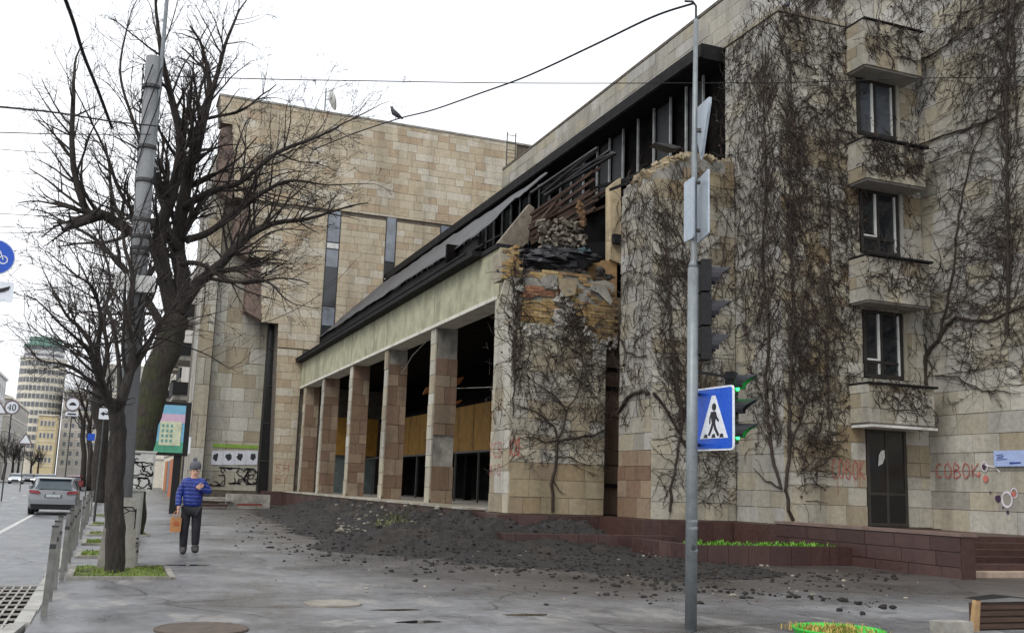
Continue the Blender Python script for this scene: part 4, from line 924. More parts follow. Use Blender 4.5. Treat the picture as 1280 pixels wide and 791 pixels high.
# ================================================================== guard posts along the kerb
m_post = M('grey_post_paint', S(112,112,107), .6, var=.25, dirt=S(84,80,74), scale=6)
gp = empty('guard_post', (-.52, 12.16, GZ), 'grey square steel guard post in the row along the kerb', 'bollard', 'guard posts along the kerb')
MB().box((-.03, -.03, -.1), (.03, .03, .93)).build('post', m_post, gp).matrix_parent_inverse = Matrix()
MB().box((-.036, -.036, .931), (.036, .036, .948)).build('cap', m_steel_d, gp).matrix_parent_inverse = Matrix()
MB().box((-.032, -.032, .70), (.032, .032, .75)).build('band', m_steel_d, gp).matrix_parent_inverse = Matrix()
for ch in gp.children: ch.location = (0, 0, 0)
for yv in (13.5, 14.9, 16.3, 17.7, 19.2, 20.8, 22.4, 24.2, 26.2, 28.4, 30.8, 33.5, 36.5, 40):
    c = copy_tree(gp); c.location = (-.52+R(-.02,.02), yv, GZ); c.rotation_euler = (R(-.02,.02), R(-.03,.03), R(-.1,.1))
gp.rotation_euler = (0, .025, 0)
# ================================================================== concrete pole, cabinets
cp = empty('concrete_pole', (.2, 18, GZ), 'tall weathered concrete utility pole wrapped in cables with a steel mast', 'utility pole')
b0, b1 = onY(150, 655, 18), onY(192, 72, 18)
MB().tube([(b0.x, 18, .6), ((b0.x+b1.x)/2, 18, (b0.z+b1.z)/2), (b1.x, 18, b1.z)], [.165, .15, .125], 14).build('shaft', M('pole_concrete', S(122,124,126), .8, var=.2, dirt=S(104,102,100), stretch=(1,1,.15)), cp, True)
f0 = onY(137, 708, 17.9)
MB().add([(b0.x-.30,17.75,GZ-.1),(b0.x+.30,17.75,GZ-.1),(b0.x+.30,18.3,GZ-.1),(b0.x-.30,18.3,GZ-.1),(b0.x-.21,17.8,1.25),(b0.x+.21,17.8,1.25),(b0.x+.21,18.22,1.25),(b0.x-.21,18.22,1.25)], [(0,3,2,1),(4,5,6,7),(0,1,5,4),(1,2,6,5),(2,3,7,6),(3,0,4,7)]).build('foot', m_conc_g, cp)
for zz in (b1.z-.6, b1.z-1.7, b1.z-2.3, b1.z-3.0, b1.z-3.5, 5.6, 5.3): MB().lathe([(.15,0),(.165,.01),(.165,.06),(.15,.07)], (b0.x+(b1.x-b0.x)*(zz-b0.z)/(b1.z-b0.z), 18, zz), 14).build('band', m_steel_d, cp)
mt = onY(211, -30, 18); MB().tube([(b1.x+.16, 17.95, b1.z-2.2), (mt.x, 17.95, mt.z)], .035, 7).build('mast', m_steel, cp)
bx_ = onY(170, 355, 17.8); MB().box((bx_.x-.34, 17.7, bx_.z-.14), (bx_.x+.3, 17.85, bx_.z+.14)).build('notice_plate', m_white, cp)
mb = MB()
for k in range(5):
    a = [(b0.x+(b1.x-b0.x)*t+.17*math.cos(k+t*9)*R(.9,1.1), 18+.17*math.sin(k+t*9), 3.5+(b1.z-3.7)*t) for t in [i/14 for i in range(15)]]; mb.tube(a, .012, 4)
kind(mb.build('wrapped_cables', m_blk, cp), 'stuff')
mb = MB(); pp_ = Plane((b0.x, 17.74, 0), (1, 0, 0), (0, -1, 0)); scribble(mb, pp_, -.22, .4, .22, 1.1, 4, .02, .02); kind(mb.build('graffiti', m_bspray, cp), 'stuff')
def cabinet(name, label, px0, px1, py0, py1, y, d, mat, scr, cat='cabinet', zb=None):
    a, b = onY(px0, py1, y), onY(px1, py0, y); z0 = a.z if zb is None else zb
    root = empty(name, ((a.x+b.x)/2, y+d/2, z0), label, cat)
    MB().box((a.x, y, z0), (b.x, y+d, b.z)).build('body', mat, root)
    MB().box((a.x-.02, y-.02, b.z+.001), (b.x+.02, y+d+.02, b.z+.03)).build('lid', mat, root)
    MB().box((a.x+.03, y-.012, z0+.05), (b.x-.03, y-.001, b.z-.04)).build('door', mat, root)
    if scr:
        mb = MB(); pl = Plane((a.x, y-.012, 0), (1, 0, 0), (0, -1, 0)); w = b.x-a.x
        for (u0, v0, u1, v1, n, mm) in scr:
            mb = MB(); scribble(mb, pl, u0*w, z0+v0*(b.z-z0), u1*w, z0+v1*(b.z-z0), n, .022, .004); kind(mb.build('graffiti', mm, root), 'stuff')
    return root
m_cab = M('cabinet_grey', S(150,150,144), .6, var=.12, dirt=S(110,106,98)); m_cabw = M('cabinet_white', S(196,196,190), .55, var=.1, dirt=S(150,146,136))
cabinet('cabinet_plinth', 'low concrete cabinet base with black tag beside the slim tree', 151, 174, 681, 712, 18.75, .4, m_conc_g, [(.2,.5,.95,.9,4,m_bspray)], 'cabinet base', GZ)
cabinet('electrical_cabinet', 'grey metal electrical cabinet standing on the tagged concrete base', 151, 180, 614, 680.5, 18.7, .45, m_cab, [(.3,.03,.95,.12,3,m_bspray)])
cabinet('graffiti_cabinet', 'white metal cabinet covered in black and yellow graffiti behind the grey one', 152, 195, 566, 613, 19.3, .5, m_cabw, [(.05,.05,.95,.35,8,m_bspray),(.1,.4,.95,.75,9,m_bspray),(.05,.3,.3,.6,3,M('yellow_spray', S(206,190,70), .7)),(.1,.75,.5,.95,5,m_bspray)])
# ================================================================== signal pole with signs
py_, px_ = 10.2, 0
pole = empty('signal_pole', (6.45, 10.2, GZ), 'galvanised signal pole carrying the signs and traffic lights', 'pole')
PB, PM, PT = onY(864.5, 760, 10.2), onY(866.5, 335, 10.2), onY(870, 6, 10.2)
xb = PB.x; xt = PM.x
MB().tube([(xb-.01, 10.2, GZ-.1), (xt, 10.2, PM.z)], [.068, .064], 14).build('tube', m_steel, pole, True)
u1_ = onY(868, 200, 10.2); MB().tube([(xt, 10.2, PM.z), (xt, 10.2, PM.z+.05), (xt+.01, 10.2, PM.z+.1), (u1_.x, 10.2, u1_.z), (PT.x, 10.2, PT.z-.2)], [.064, .05, .04, .035, .026], 10).build('upper_tube', m_steel, pole, True)
MB().tube([(PT.x, 10.2, PT.z-.2), (PT.x, 10.2, PT.z-.02), (PT.x-.05, 10.2, PT.z+.03), (PT.x-.16, 10.2, PT.z+.01)], .016, 6).build('hook', m_steel_d, pole)
for zz in (.95, 1.2, 1.28): MB().lathe([(.064,0),(.07,.01),(.07,.03),(.064,.04)], (xb, 10.2, zz), 12).build('collar', m_steel, pole)
MB().tube([(xb-.02,10.13,1.0),(xb-.02,10.125,1.0)], .03, 8).build('bolt', m_steel_d, pole)
def frame_from(n):
    n = Vector(n).normalized(); u = Z.cross(n).normalized(); return n, u     # u runs to the viewer's right of the face
def plate(name, c, n, w, h, mat, back, parent, r=.04, th=.012):
    """rounded rectangular plate facing n"""
    n, u = frame_from(n); c = Vector(c); P = []
    for sx, sz, a0 in ((1,1,0),(-1,1,90),(-1,-1,180),(1,-1,270)):
        for k in range(5):
            a = math.radians(a0+22.5*k); P.append(c+u*(sx*(w/2-r)+r*math.cos(a))+Z*(sz*(h/2-r)+r*math.sin(a)))
    mb = MB().prism(P, -n*th); return mb.build(name, mat, parent)
def flat(mb, c, n, pts, off=.004, th=.002):
    n, u = frame_from(n); c = Vector(c)+n*off; mb.prism([c+u*x+Z*z for x, z in pts], n*th); return mb
m_blue = M('sign_blue', S(24,84,196), .35, var=.05, bump=0); m_signw = M('sign_white', S(226,230,236), .35, var=.04, bump=0); m_signk = M('sign_black', S(22,22,26), .4, var=.05, bump=0); m_signr = M('sign_red', S(190,40,40), .4, var=.05, bump=0)
# pedestrian crossing sign: faces back along the street, turned away from the cross street
ca, cb = onY(892.5, 523, 10.1), 0
nrm = Vector((-.998, -.05, 0)); sc_ = empty('crossing_sign', (ca.x, ca.y, ca.z-.4), 'blue square pedestrian crossing sign with walking figure on the signal pole', 'road sign')
H_ = .74; plate('plate', ca, nrm, H_, H_, m_signw, None, sc_, .05, .02)
n_, u_ = frame_from(nrm)
mb = MB(); P = []
for sx, sz, a0 in ((1,1,0),(-1,1,90),(-1,-1,180),(1,-1,270)):
    for k in range(5): a = math.radians(a0+22.5*k); P.append((sx*(H_/2-.05)+.03*math.cos(a), sz*(H_/2-.05)+.03*math.sin(a)))
flat(mb, ca, nrm, P, .002); mb.build('blue_field', m_blue, sc_)
mb = MB(); flat(mb, ca, nrm, [(-.275,-.23),(.275,-.23),(.035,.27),(-.035,.27)], .0045); mb.build('white_triangle', m_signw, sc_)
mb = MB(); h = []
flat(mb, ca, nrm, [(.012+.042*math.cos(a*.52), .135+.045*math.sin(a*.52)) for a in range(12)], .007)
flat(mb, ca, nrm, [(-.045,.08),(.035,.085),(.055,.02),(.03,-.05),(-.035,-.05),(-.045,.0)], .007)
flat(mb, ca, nrm, [(-.03,-.045),(.012,-.045),(-.02,-.12),(-.075,-.2),(-.112,-.19),(-.06,-.11)], .0074)
flat(mb, ca, nrm, [(-.01,-.045),(.032,-.045),(.055,-.11),(.115,-.19),(.08,-.21),(.015,-.125)], .0078)
flat(mb, ca, nrm, [(.025,.08),(.05,.075),(.07,.02),(.112,-.02),(.095,-.045),(.05,-.005)], .0082)
flat(mb, ca, nrm, [(-.045,.08),(-.025,.06),(-.055,.0),(-.06,-.06),(-.085,-.06),(-.08,.01)], .0082)
mb.build('walking_figure', m_signk, sc_)
for x in (-.20, -.045, .11, ):
    mb = MB(); flat(mb, ca, nrm, [(x,-.222),(x+.085,-.222),(x+.07,-.178),(x+.025,-.178)], .0066); mb.build('stripe', m_signk, sc_)
for s_ in (-.3, .3): MB().bar(ca-u_*.33-n_*.035+Z*s_, Vector((xb, 10.2, ca.z+s_)), .04, .03).build('bracket', m_steel_d, sc_)
# backs of two signs above
tri = onY(877, 165, 10.15); tn = Vector((.97, -.25, 0)); ts = empty('give_way_sign', (tri.x, tri.y, tri.z), 'back of a triangular grey sign high on the signal pole', 'road sign')
n_, u_ = frame_from(tn); s_ = .40
mb = MB(); T = [tri+u_*(-s_)+Z*.33, tri+Z*(-.42), tri+u_*s_+Z*.40]; 
def rnd_tri(T, r=.12):
    out = []
    for i in range(3):
        p, a, b = T[i], T[i-1], T[(i+1) % 3]; out += [p+(a-p).normalized()*r, p+(a-p).normalized()*r*.25+(b-p).normalized()*r*.25, p+(b-p).normalized()*r]
    return out
mb.prism(rnd_tri(T), tn*.012); mb.build('plate', M('sign_back', S(176,186,196), .45, .3, var=.08), ts)
mb = MB(); mb.prism(rnd_tri([tri+(q-tri)*.86 for q in T]), -tn*.012); mb.build('rim', M('sign_back', S(176,186,196), .45), ts)
MB().bar(tri-tn*.0+Z*.02, Vector((u1_.x+.0, 10.2, tri.z+.02)), .05, .04).build('clamp', m_steel_d, ts)
re_ = onY(875, 258, 10.15); rs = empty('plate_sign', (re_.x, re_.y, re_.z-.4), 'grey back of a rectangular sign below the triangular one', 'road sign')
rn = Vector((-.96, .28, 0)); plate('plate', re_+Vector((.03,0,0)), rn, .50, .80, M('sign_back', S(176,186,196), .45), None, rs, .03, .02)
plate('plate', re_+Vector((-.10, .10, -.03)), Vector((-.97,.1,0)), .26, .76, M('sign_back', S(176,186,196), .45), None, rs, .03, .02)
for z in (-.3, .3): MB().bar(re_+Z*z, Vector((u1_.x, 10.2, re_.z+z)), .05, .035).build('clamp', m_steel_d, rs)
# vehicle signal, seen from the side: lamps look along +X
def signal(name, label, c, nrm, n_l, hh, lit=None, w=.26):
    root = empty(name, c, label, 'traffic light'); n_, u_ = frame_from(nrm); c = Vector(c)
    for k in range(n_l):
        cc = c+Z*(hh*(n_l-1-k)); P = [cc+u_*x+Z*z for x, z in ((-w/2,-hh*.47),(w/2,-hh*.47),(w/2,hh*.47),(-w/2,hh*.47))]
        h = MB().prism(P, -n_*.12).build('housing', m_blk, root)
        rr = w*.40; base = cc+n_*.002
        ln_ = MB(); ln_.prism([base+u_*(rr*math.cos(a*.524))+Z*(rr*math.sin(a*.524)) for a in range(12)], n_*.02)
        if lit and k in lit:
            t = NT('green_lamp'); t.set(S(30,200,80), .3); t.b.inputs['Emission Color'].default_value = S(30,230,80); t.b.inputs['Emission Strength'].default_value = 9.0; mm = t.m
        else: mm = m_glass_dk
        ln_.build('lens', mm, h)
        v = MB(); vs_ = []; K = 11
        for i in range(K):
            a = math.radians(-35+250*i/(K-1)); d = u_*math.cos(a)+Z*math.sin(a); L = .09+.17*max(0, math.sin(a))
            vs_ += [base+d*(rr+.012), base+d*(rr+.012)+n_*L, base+d*(rr+.022), base+d*(rr+.022)+n_*L]
        for i in range(K-1):
            q = 4*i; v.add(vs_[q:q+8], ((0,1,5,4),(2,6,7,3),(1,3,7,5),(0,4,6,2)))
        v.build('visor', M('visor_grey', S(40,40,46), .7), h)
    return root
c1 = onY(884, 430, 10.2); tl = signal('traffic_light', 'black three-lamp traffic light seen from its side above the crossing sign', (c1.x+.03, 10.2, c1.z), (.93, -.36, 0), 3, .41)
for z in (-.14, .98): MB().bar((xb, 10.2, c1.z+z), (c1.x, 10.2, c1.z+z), .03, .03).build('bracket', m_blk, tl)
c2 = onY(921, 540, 10.55); tg = signal('traffic_light', 'smaller traffic light with glowing green lamps half hidden behind the crossing sign', (c2.x, 10.55, c2.z), (.70, -.71, 0), 3, .30, (0, 2), .22)
MB().bar((xb, 10.2, c2.z+.66), (c2.x-.05, 10.5, c2.z+.66), .03, .03).build('bracket', m_blk, tg)
# ================================================================== cycle sign cut by the frame's edge
cc = onY(-6, 321, 9.9); cs = empty('cycle_sign', (cc.x, 9.9, GZ), 'round blue cycle sign with white arrow plate on a post at the kerb corner', 'road sign')
nn = Vector((.12, -1, 0)); n_, u_ = frame_from(nn); r_ = .165
MB().prism([cc+u_*(r_*math.cos(a*.262))+Z*(r_*math.sin(a*.262)) for a in range(24)], n_*-.012).build('disc', m_signw, cs)
mb = MB(); flat(mb, cc, nn, [((r_-.012)*math.cos(a*.262), (r_-.012)*math.sin(a*.262)) for a in range(24)], .003); mb.build('blue_field', m_blue, cs)
pc = Plane(cc+n_*.008, u_, n_); pc.o.z = 0; mb = MB()
for ux in (-.065, .065): ribbon(mb, pc, arc(ux, cc.z-.02, .035, .035, 0, 360, 14), .010, 0)
ribbon(mb, pc, [(-.065, cc.z-.02), (-.03, cc.z+.04), (.04, cc.z+.04), (0, cc.z-.02), (-.065, cc.z-.02)], .009, .001); ribbon(mb, pc, [(.065, cc.z-.02), (.035, cc.z+.06)], .009, .0015); mb.build('bicycle_symbol', m_signw, cs)
ac = onY(-8, 363, 9.9); plate('arrow_plate', ac, nn, .32, .18, m_signw, None, cs, .015); mb = MB(); flat(mb, ac, nn, [(-.1,-.03),(.07,.03),(.13,.055),(.12,.02),(.09,.0),(-.08,-.06)], .004); mb.build('arrow', m_signk, cs)
MB().tube([(cc.x-.03, 9.95, GZ-.05), (cc.x-.03, 9.95, cc.z+.25)], .03, 8).build('post', m_steel, cs)
# ================================================================== foreground tub and timber box
pc_ = onZ(1045, 815)
tb = empty('green_tub', (onY(1048, 785, 8.3).x, 8.3, GZ), 'bright green tub of dry straw grass on the forecourt', 'planter tub')
cz = onY(1048, 785, 8.3); gx, gy = cz.x, 8.3
MB().lathe([(.30,0),(.40,.12),(.43,cz.z-GZ-.02),(.45,cz.z-GZ),(.42,cz.z-GZ),(.40,cz.z-GZ-.04),(.05,cz.z-GZ-.05)], (gx, gy, GZ), 24).build('tub', M('green_plastic', S(60,190,60), .4, var=.1), tb, True)
mb = MB()
for k in range(90): tuft(mb, (gx+R(-.34,.36), gy+R(-.34,.34), cz.z-.04), 5, .08, .13, .006)
for k in range(14): tuft(mb, (gx+R(-.15,.25), gy+R(-.2,.2), cz.z-.05), 2, .05, .34, .005)
kind(mb.build('dry_grass', M('dry_straw', S(170,146,78), .9, var=.35), tb), 'stuff')
wb = onY(1215, 756, 9.6); wr_ = onY(1330, 756, 9.6)
wd = empty('timber_crate', (wb.x+.5, 10.0, GZ), 'brown weathered timber crate with dark boards on the forecourt', 'crate')
zt = wb.z+.04
for k in range(4): MB().box((wb.x+.05, 9.6+.003*k, GZ+.02+k*(zt-GZ-.04)/4), (wb.x+1.4, 9.63, GZ+(k+1)*(zt-GZ-.04)/4)).build('board', M('dark_board', S(72,52,40), .8, var=.3, scale=5, stretch=(.3,4,4)), wd)
MB().box((wb.x+.07, 9.634, GZ), (wb.x+1.4, 9.72, zt-.02)).build('inner_box', M('dark_board', S(72,52,40), .8), wd)
MB().prism([(wb.x-.02, 9.58, GZ), (wb.x+.08, 9.58, GZ), (wb.x+.12, 9.58, zt+.02), (wb.x+.05, 9.58, zt+.02)], (0,.06,0)).build('corner_post', m_ply, wd)
MB().add([(wb.x+.05, 9.57, zt+.02), (wb.x+.6, 9.57, zt+.05), (wb.x+1.4, 9.57, zt-.01), (wb.x+1.4, 9.85, zt-.01), (wb.x+.6, 9.85, zt+.06), (wb.x+.12, 9.85, zt+.02)], [(0,1,4,5),(1,2,3,4)]).build('lid', m_black, wd)
bk = onZ(1195, 792); tag(MB().box((bk.x-.22, bk.y-.05, GZ-.02), (bk.x+.22, bk.y+.18, GZ+.14)).build('concrete_chunk', m_conc_g), 'squared pale concrete chunk next to the timber crate', 'concrete block')
# ================================================================== bare street trees
def limb_tube(mb, pts, r0, r1, sides):
    m = len(pts); mb.tube(pts, [r0+(r1-r0)*(i/(m-1))**.9 for i in range(m)], sides)
def subdivide(P, k, jit):
    out = []
    for i in range(len(P)-1):
        a = P[max(0, i-1)]; b = P[i]; c = P[i+1]; d = P[min(len(P)-1, i+2)]
        for q in range(k):
            t = q/k; p = .5*((2*b)+(c-a)*t+(2*a-5*b+4*c-d)*t*t+(3*b-a-3*c+d)*t*t*t)
            out.append(p+Vector((R(-jit,jit), R(-jit,jit), R(-jit,jit))))
    out.append(P[-1]); return out
def twig(mb, tw, p, d, L, r, depth, droop, up):
    n = max(3, int(L/ (.22 if depth > 1 else .14))); st = L/n; pts = [p]; cur = Vector(p); d = Vector(d).normalized(); dirs = []
    for i in range(n):
        d = (d + Vector((random.gauss(0,.13), random.gauss(0,.13), random.gauss(0,.11))) + Z*(up if i < n*.55 else -droop)*.12).normalized(); cur = cur + d*st; pts.append(cur.copy()); dirs.append(d.copy())
    m = n+1; tgt = mb if r > .02 else tw
    tgt.tube(pts, [max(.0042, r*(1-.72*i/n)) for i in range(m)], 5 if r > .02 else 3, cap=False)
    if depth <= 0: return
    k = max(3, int(L*(3.2 if depth > 1 else 5.0)))
    for _ in range(k):
        t = random.uniform(.18, 1); i = min(n-1, int(t*n)); dd = dirs[i]; side = dd.orthogonal(); side.rotate(Matrix.Rotation(R(0, 6.28), 3, dd)); a = R(.45, 1.0)
        nd = dd*math.cos(a)+side.normalized()*math.sin(a)
        rr = max(.0048, r*(1-.72*t)*R(.42,.68)); twig(mb, tw, pts[i+1], nd, L*(1-.45*t)*R(.38,.68), rr, depth-1, droop, up)
def tree(label, base, limbs, sprouts, droop=.5, up=.6, seed=1, mat=None, group='bare street trees'):
    """limbs: (px polyline, Y start, Y end, r0, r1, n sprouts, sprout length); the first is the trunk"""
    random.seed(seed); root = empty('bare_tree', base, label, 'tree', group); trunk = MB(); br = MB(); tw = MB()
    for li, (px, y0, y1, r0, r1, ns, sl, dep) in enumerate(limbs):
        m = len(px); P = [onY(x, y, y0+(y1-y0)*i/(m-1)) for i, (x, y) in enumerate(px)]
        if li == 0: P[0] = Vector(base) - Z*.1
        Q = subdivide(P, 5, r1*.12); limb_tube(trunk if li == 0 else br, Q, r0, r1, 10 if r0 > .08 else 7)
        for k in range(int(ns*1.9)):
            t = R(.25 if li else .6, 1); i = min(len(Q)-2, int(t*(len(Q)-1))); d = (Q[i+1]-Q[i]).normalized(); s = d.orthogonal(); s.rotate(Matrix.Rotation(R(0, 6.28), 3, d)); a = R(.5, 1.15)
            rr = (r0+(r1-r0)*t)*R(.3,.5); twig(br, tw, Q[i], d*math.cos(a)+s.normalized()*math.sin(a), sl*R(.6,1.25)*(1.15-.5*t), min(.06, max(.012, rr)), dep, droop, up)
        if li: twig(br, tw, Q[-1], (Q[-1]-Q[-2]), sl*.8, r1, dep, droop, up)
    trunk.build('trunk', mat or m_bark, root, True); br.build('limbs', m_bark, root, True); kind(tw.build('twigs', m_twig, root), 'stuff')
    return root
t = NT('mossy_bark'); n1 = t.noise(2.2, 7, .65); n2 = t.noise(14, 5, .6, stretch=(1,1,.35))
geo = t.n('ShaderNodeNewGeometry'); sx = t.n('ShaderNodeSeparateXYZ'); t.l(geo.outputs['Position'], sx.inputs[0])
hz = t.ramp(t.math('MULTIPLY', sx.outputs['Z'], .14), [(.1, g(1)), (.62, g(.45)), (.9, g(0))])
col = t.mix(t.ramp(n2, [(.3, S(34,29,26)), (.7, S(64,57,50))]), S(62,72,32), t.math('MULTIPLY', t.ramp(n1, [(.44, g(0)), (.62, g(.85))]), hz))
t.set(col, .95); t.bump(n2, .8, .04); m_mossb = t.m
# slim tree by the pole
tree('slim dark forked tree in the mossy pit in front of the concrete pole', (.22, 17.2, GZ), [
 ([(143,717),(144,660),(143,600),(147,555),(146,520),(143,500)], 17.2, 17.2, .155, .12, 3, .8, 2),
 ([(146,520),(134,496),(124,470),(112,440),(98,425)], 17.2, 16.4, .085, .025, 12, 1.4, 2),
 ([(146,515),(158,480),(166,440),(160,400),(166,350),(156,310)], 17.2, 17.8, .095, .03, 14, 1.5, 2),
 ([(160,470),(180,440),(196,410),(218,380),(232,352)], 17.4, 18, .06, .02, 12, 1.5, 2),
 ([(130,490),(122,440),(126,400),(116,360),(96,345)], 17.0, 16, .05, .016, 12, 1.4, 2),
 ([(150,500),(148,450),(140,400),(128,372)], 17.2, 18.5, .05, .016, 10, 1.3, 2)], 0, .5, .5, seed=2)
# large leaning mossy tree
big = onZ(160, 668)
tree('large old leaning tree with mossy trunk and dense bare crown beside the sandstone block', (big.x, big.y, GZ), [
 ([(158,650),(166,590),(179,530),(196,470),(212,425),(222,395)], 27, 27.2, .42, .33, 2, 2, 2),
 ([(222,395),(228,350),(222,310),(228,260),(240,200),(252,150),(262,120)], 27.2, 27.6, .26, .09, 16, 2.6, 3),
 ([(218,400),(205,340),(200,290),(216,240),(226,180),(216,130),(204,80),(198,40)], 27.2, 26, .22, .05, 14, 2.4, 3),
 ([(226,385),(250,352),(278,328),(304,300),(340,280),(378,275)], 27.2, 26.5, .17, .05, 14, 2.3, 3),
 ([(245,200),(258,140),(272,92),(282,55),(296,20)], 27.5, 27.5, .10, .03, 10, 2.0, 2),
 ([(228,260),(262,240),(300,228),(345,192),(395,172),(420,160)], 27.3, 26, .11, .025, 14, 2.0, 3),
 ([(232,300),(262,290),(298,262),(330,240),(362,226),(398,230)], 27.2, 26, .11, .025, 12, 1.9, 3),
 ([(222,310),(196,280),(166,290),(128,268),(112,272)], 27.2, 25.4, .16, .11, 7, 2.0, 2),
 ([(124,270),(108,262),(94,220),(90,170),(92,116)], 25.5, 25.2, .10, .05, 8, 1.8, 2),
 ([(210,420),(180,370),(150,330),(120,300)], 27.1, 28, .13, .05, 10, 2.4, 2),
 ([(204,350),(176,280),(150,240),(132,190),(108,140)], 26.8, 26, .08, .02, 10, 2.2, 2),
 ([(222,330),(250,330),(290,352),(330,350),(355,372)], 27.2, 25.5, .08, .02, 10, 1.8, 2),
 ([(216,300),(188,210),(166,150),(150,90),(160,30)], 26.8, 28, .07, .02, 10, 2.0, 2)], 0, .7, .5, seed=4, mat=m_mossb)
# trees further down
b3 = onZ(124, 628)
tree('dark street tree standing behind the slim tree further along the kerb', (b3.x, b3.y, GZ), [
 ([(124,628),(123,580),(128,540),(120,510),(126,480)], b3.y, b3.y, .40, .26, 2, 2, 2),
 ([(126,480),(118,440),(100,410),(84,395),(70,370)], b3.y, b3.y-2, .16, .05, 10, 2.8, 2),
 ([(126,480),(134,440),(130,400),(138,350),(128,310)], b3.y, b3.y, .16, .05, 12, 2.8, 2),
 ([(124,490),(100,465),(80,455),(50,450),(34,432)], b3.y, b3.y-3, .10, .03, 12, 2.4, 2)], 0, .5, .5, seed=6)
for i, (px, py, hpx) in enumerate(((112, 610, 470), (104, 603, 500), (133, 612, 455))):
    b4 = onZ(px, py); yy = min(110, b4.y)
    bb = onY(px, 598, yy)
    tree(['slender bare tree beyond the dark street tree', 'small bare tree far down the pavement edge', 'bare tree near the hoarding far down the pavement'][i], (bb.x, yy, GZ), [
     ([(px,600),(px+1,570),(px-1,545),(px+1,525)], yy, yy, .3, .2, 3, 3, 2),
     ([(px,530),(px-8,505),(px-14,hpx+15),(px-20,hpx)], yy, yy, .14, .04, 9, 3.4, 2), ([(px,530),(px+6,500),(px+3,hpx),(px+7,hpx-20)], yy, yy, .14, .04, 9, 3.4, 2)], 0, .5, .5, seed=30+i)
random.seed(51)
# trees across the road, far away
for i in range(7):
    x = -19+R(-1,1.5); y = 150+i*26; bx = Vector((x, y, .1)); h = R(9,13)
    root = empty('bare_tree', bx, ['bare tree on the far pavement in front of the ornate white house', 'bare tree on the far pavement beyond the ornate white house'][min(1, i//3)], 'tree', 'trees across the road')
    a = MB(); tw = MB(); a.tube([bx, bx+Vector((R(-.3,.3),0,3)), bx+Vector((R(-.5,.5),0,h*.55))], [.3,.22,.12], 7)
    for k in range(16): d = Vector((R(-1,1), R(-1,1), R(.3,1.2))); twig(a, tw, bx+Z*R(2.5,h*.55), d, R(2.5,4.5), .07, 1, .3, .6)
    a.build('trunk', m_bark, root); kind(tw.build('twigs', m_twig, root), 'stuff')
# ================================================================== person
random.seed(61)
def skin(name, verts, edges, rad, mat, parent, sub=2, root=0):
    me = bpy.data.meshes.new(name); me.from_pydata([tuple(v) for v in verts], edges, []); me.materials.append(mat)
    o = bpy.data.objects.new(name, me); COL.objects.link(o)
    o.modifiers.new('skin', 'SKIN'); sv = me.skin_vertices[0].data
    for i, r in enumerate(rad): sv[i].radius = r if hasattr(r, '__len__') else (r, r)
    for i in range(len(verts)): sv[i].use_root = (i == root)
    o.modifiers['skin'].use_smooth_shade = True
    if sub: s = o.modifiers.new('sub', 'SUBSURF'); s.levels = s.render_levels = sub
    if parent: attach(o, parent)
    return o
def chain(*n): return [(i, i+1) for i in range(n[0], n[-1])]
pf_ = onZ(235, 692); PX, PY = pf_.x, pf_.y
person = empty('person', (PX, PY, GZ), 'person walking in a blue quilted jacket and grey bobble hat, hand at chest', 'person')
def w(x, y, z): return Vector((PX-x, PY-y, GZ+z))       # x to the person's own right... mirrored: person faces -Y, +x -> image left
m_skin = M('skin', S(204,160,138), .6, var=.06, bump=.05); 
t = NT('quilted_nylon'); _g = t.n('ShaderNodeNewGeometry'); _s = t.n('ShaderNodeSeparateXYZ'); t.l(_g.outputs['Position'], _s.inputs[0])
_w = t.math('ABSOLUTE', t.math('SINE', t.math('ADD', t.math('MULTIPLY', _s.outputs['Z'], 42), t.math('MULTIPLY', t.noise(9, 3), 1.1)))); _q = t.math('POWER', _w, .35)
t.set(t.mix(t.ramp(t.noise(14, 4), [(.3, S(26,42,108)), (.7, S(44,64,150))]), S(14,22,60), t.ramp(_q, [(.35, g(.45)), (.75, g(0))])), .42); t.bump(_q, .7, .02); m_jack = t.m
m_trou = M('black_denim', S(30,30,36), .85, var=.25); m_boot = M('boot_leather', S(52,50,50), .6); m_hat = M('grey_knit', S(92,94,100), .95, var=.2, scale=20)
# one continuous body: pelvis root, spine, head, arms, legs
Vb = [w(0,0,.95), w(0,.0,1.12), w(0,0,1.30), w(0,.0,1.44), w(0,.015,1.52), w(0,.035,1.60), w(0,.03,1.69),          # 0-6 spine/head
      w(.17,0,1.42), w(.25,-.02,1.18), w(.26,.05,.94), w(.265,.07,.86),                                                # 7-10 his right arm (image left) hanging, carries bag
      w(-.17,0,1.42), w(-.29,.02,1.21), w(-.10,.20,1.30), w(-.03,.20,1.33),                                             # 11-14 his left arm folded to the chest
      w(.10,0,.90), w(.115,.03,.50), w(.10,-.02,.10), w(.105,.10,.06),                                                 # 15-18 right leg
      w(-.10,0,.90), w(-.105,.06,.50), w(-.12,.06,.09), w(-.13,.17,.08)]                                                # 19-22 left leg, stepping
Eb = [(0,1),(1,2),(2,3),(3,4),(4,5),(5,6),(3,7),(7,8),(8,9),(9,10),(3,11),(11,12),(12,13),(13,14),(0,15),(15,16),(16,17),(17,18),(0,19),(19,20),(20,21),(21,22)]
Rb = [(.14,.10),(.13,.10),(.15,.11),(.10,.08),(.055,.055),(.075,.09),(.068,.085), .06,.045,.035,.03, .06,.045,.035,.03, .085,.06,.045,.04, .085,.06,.045,.04]
skin('body', Vb, Eb, Rb, m_skin, person)
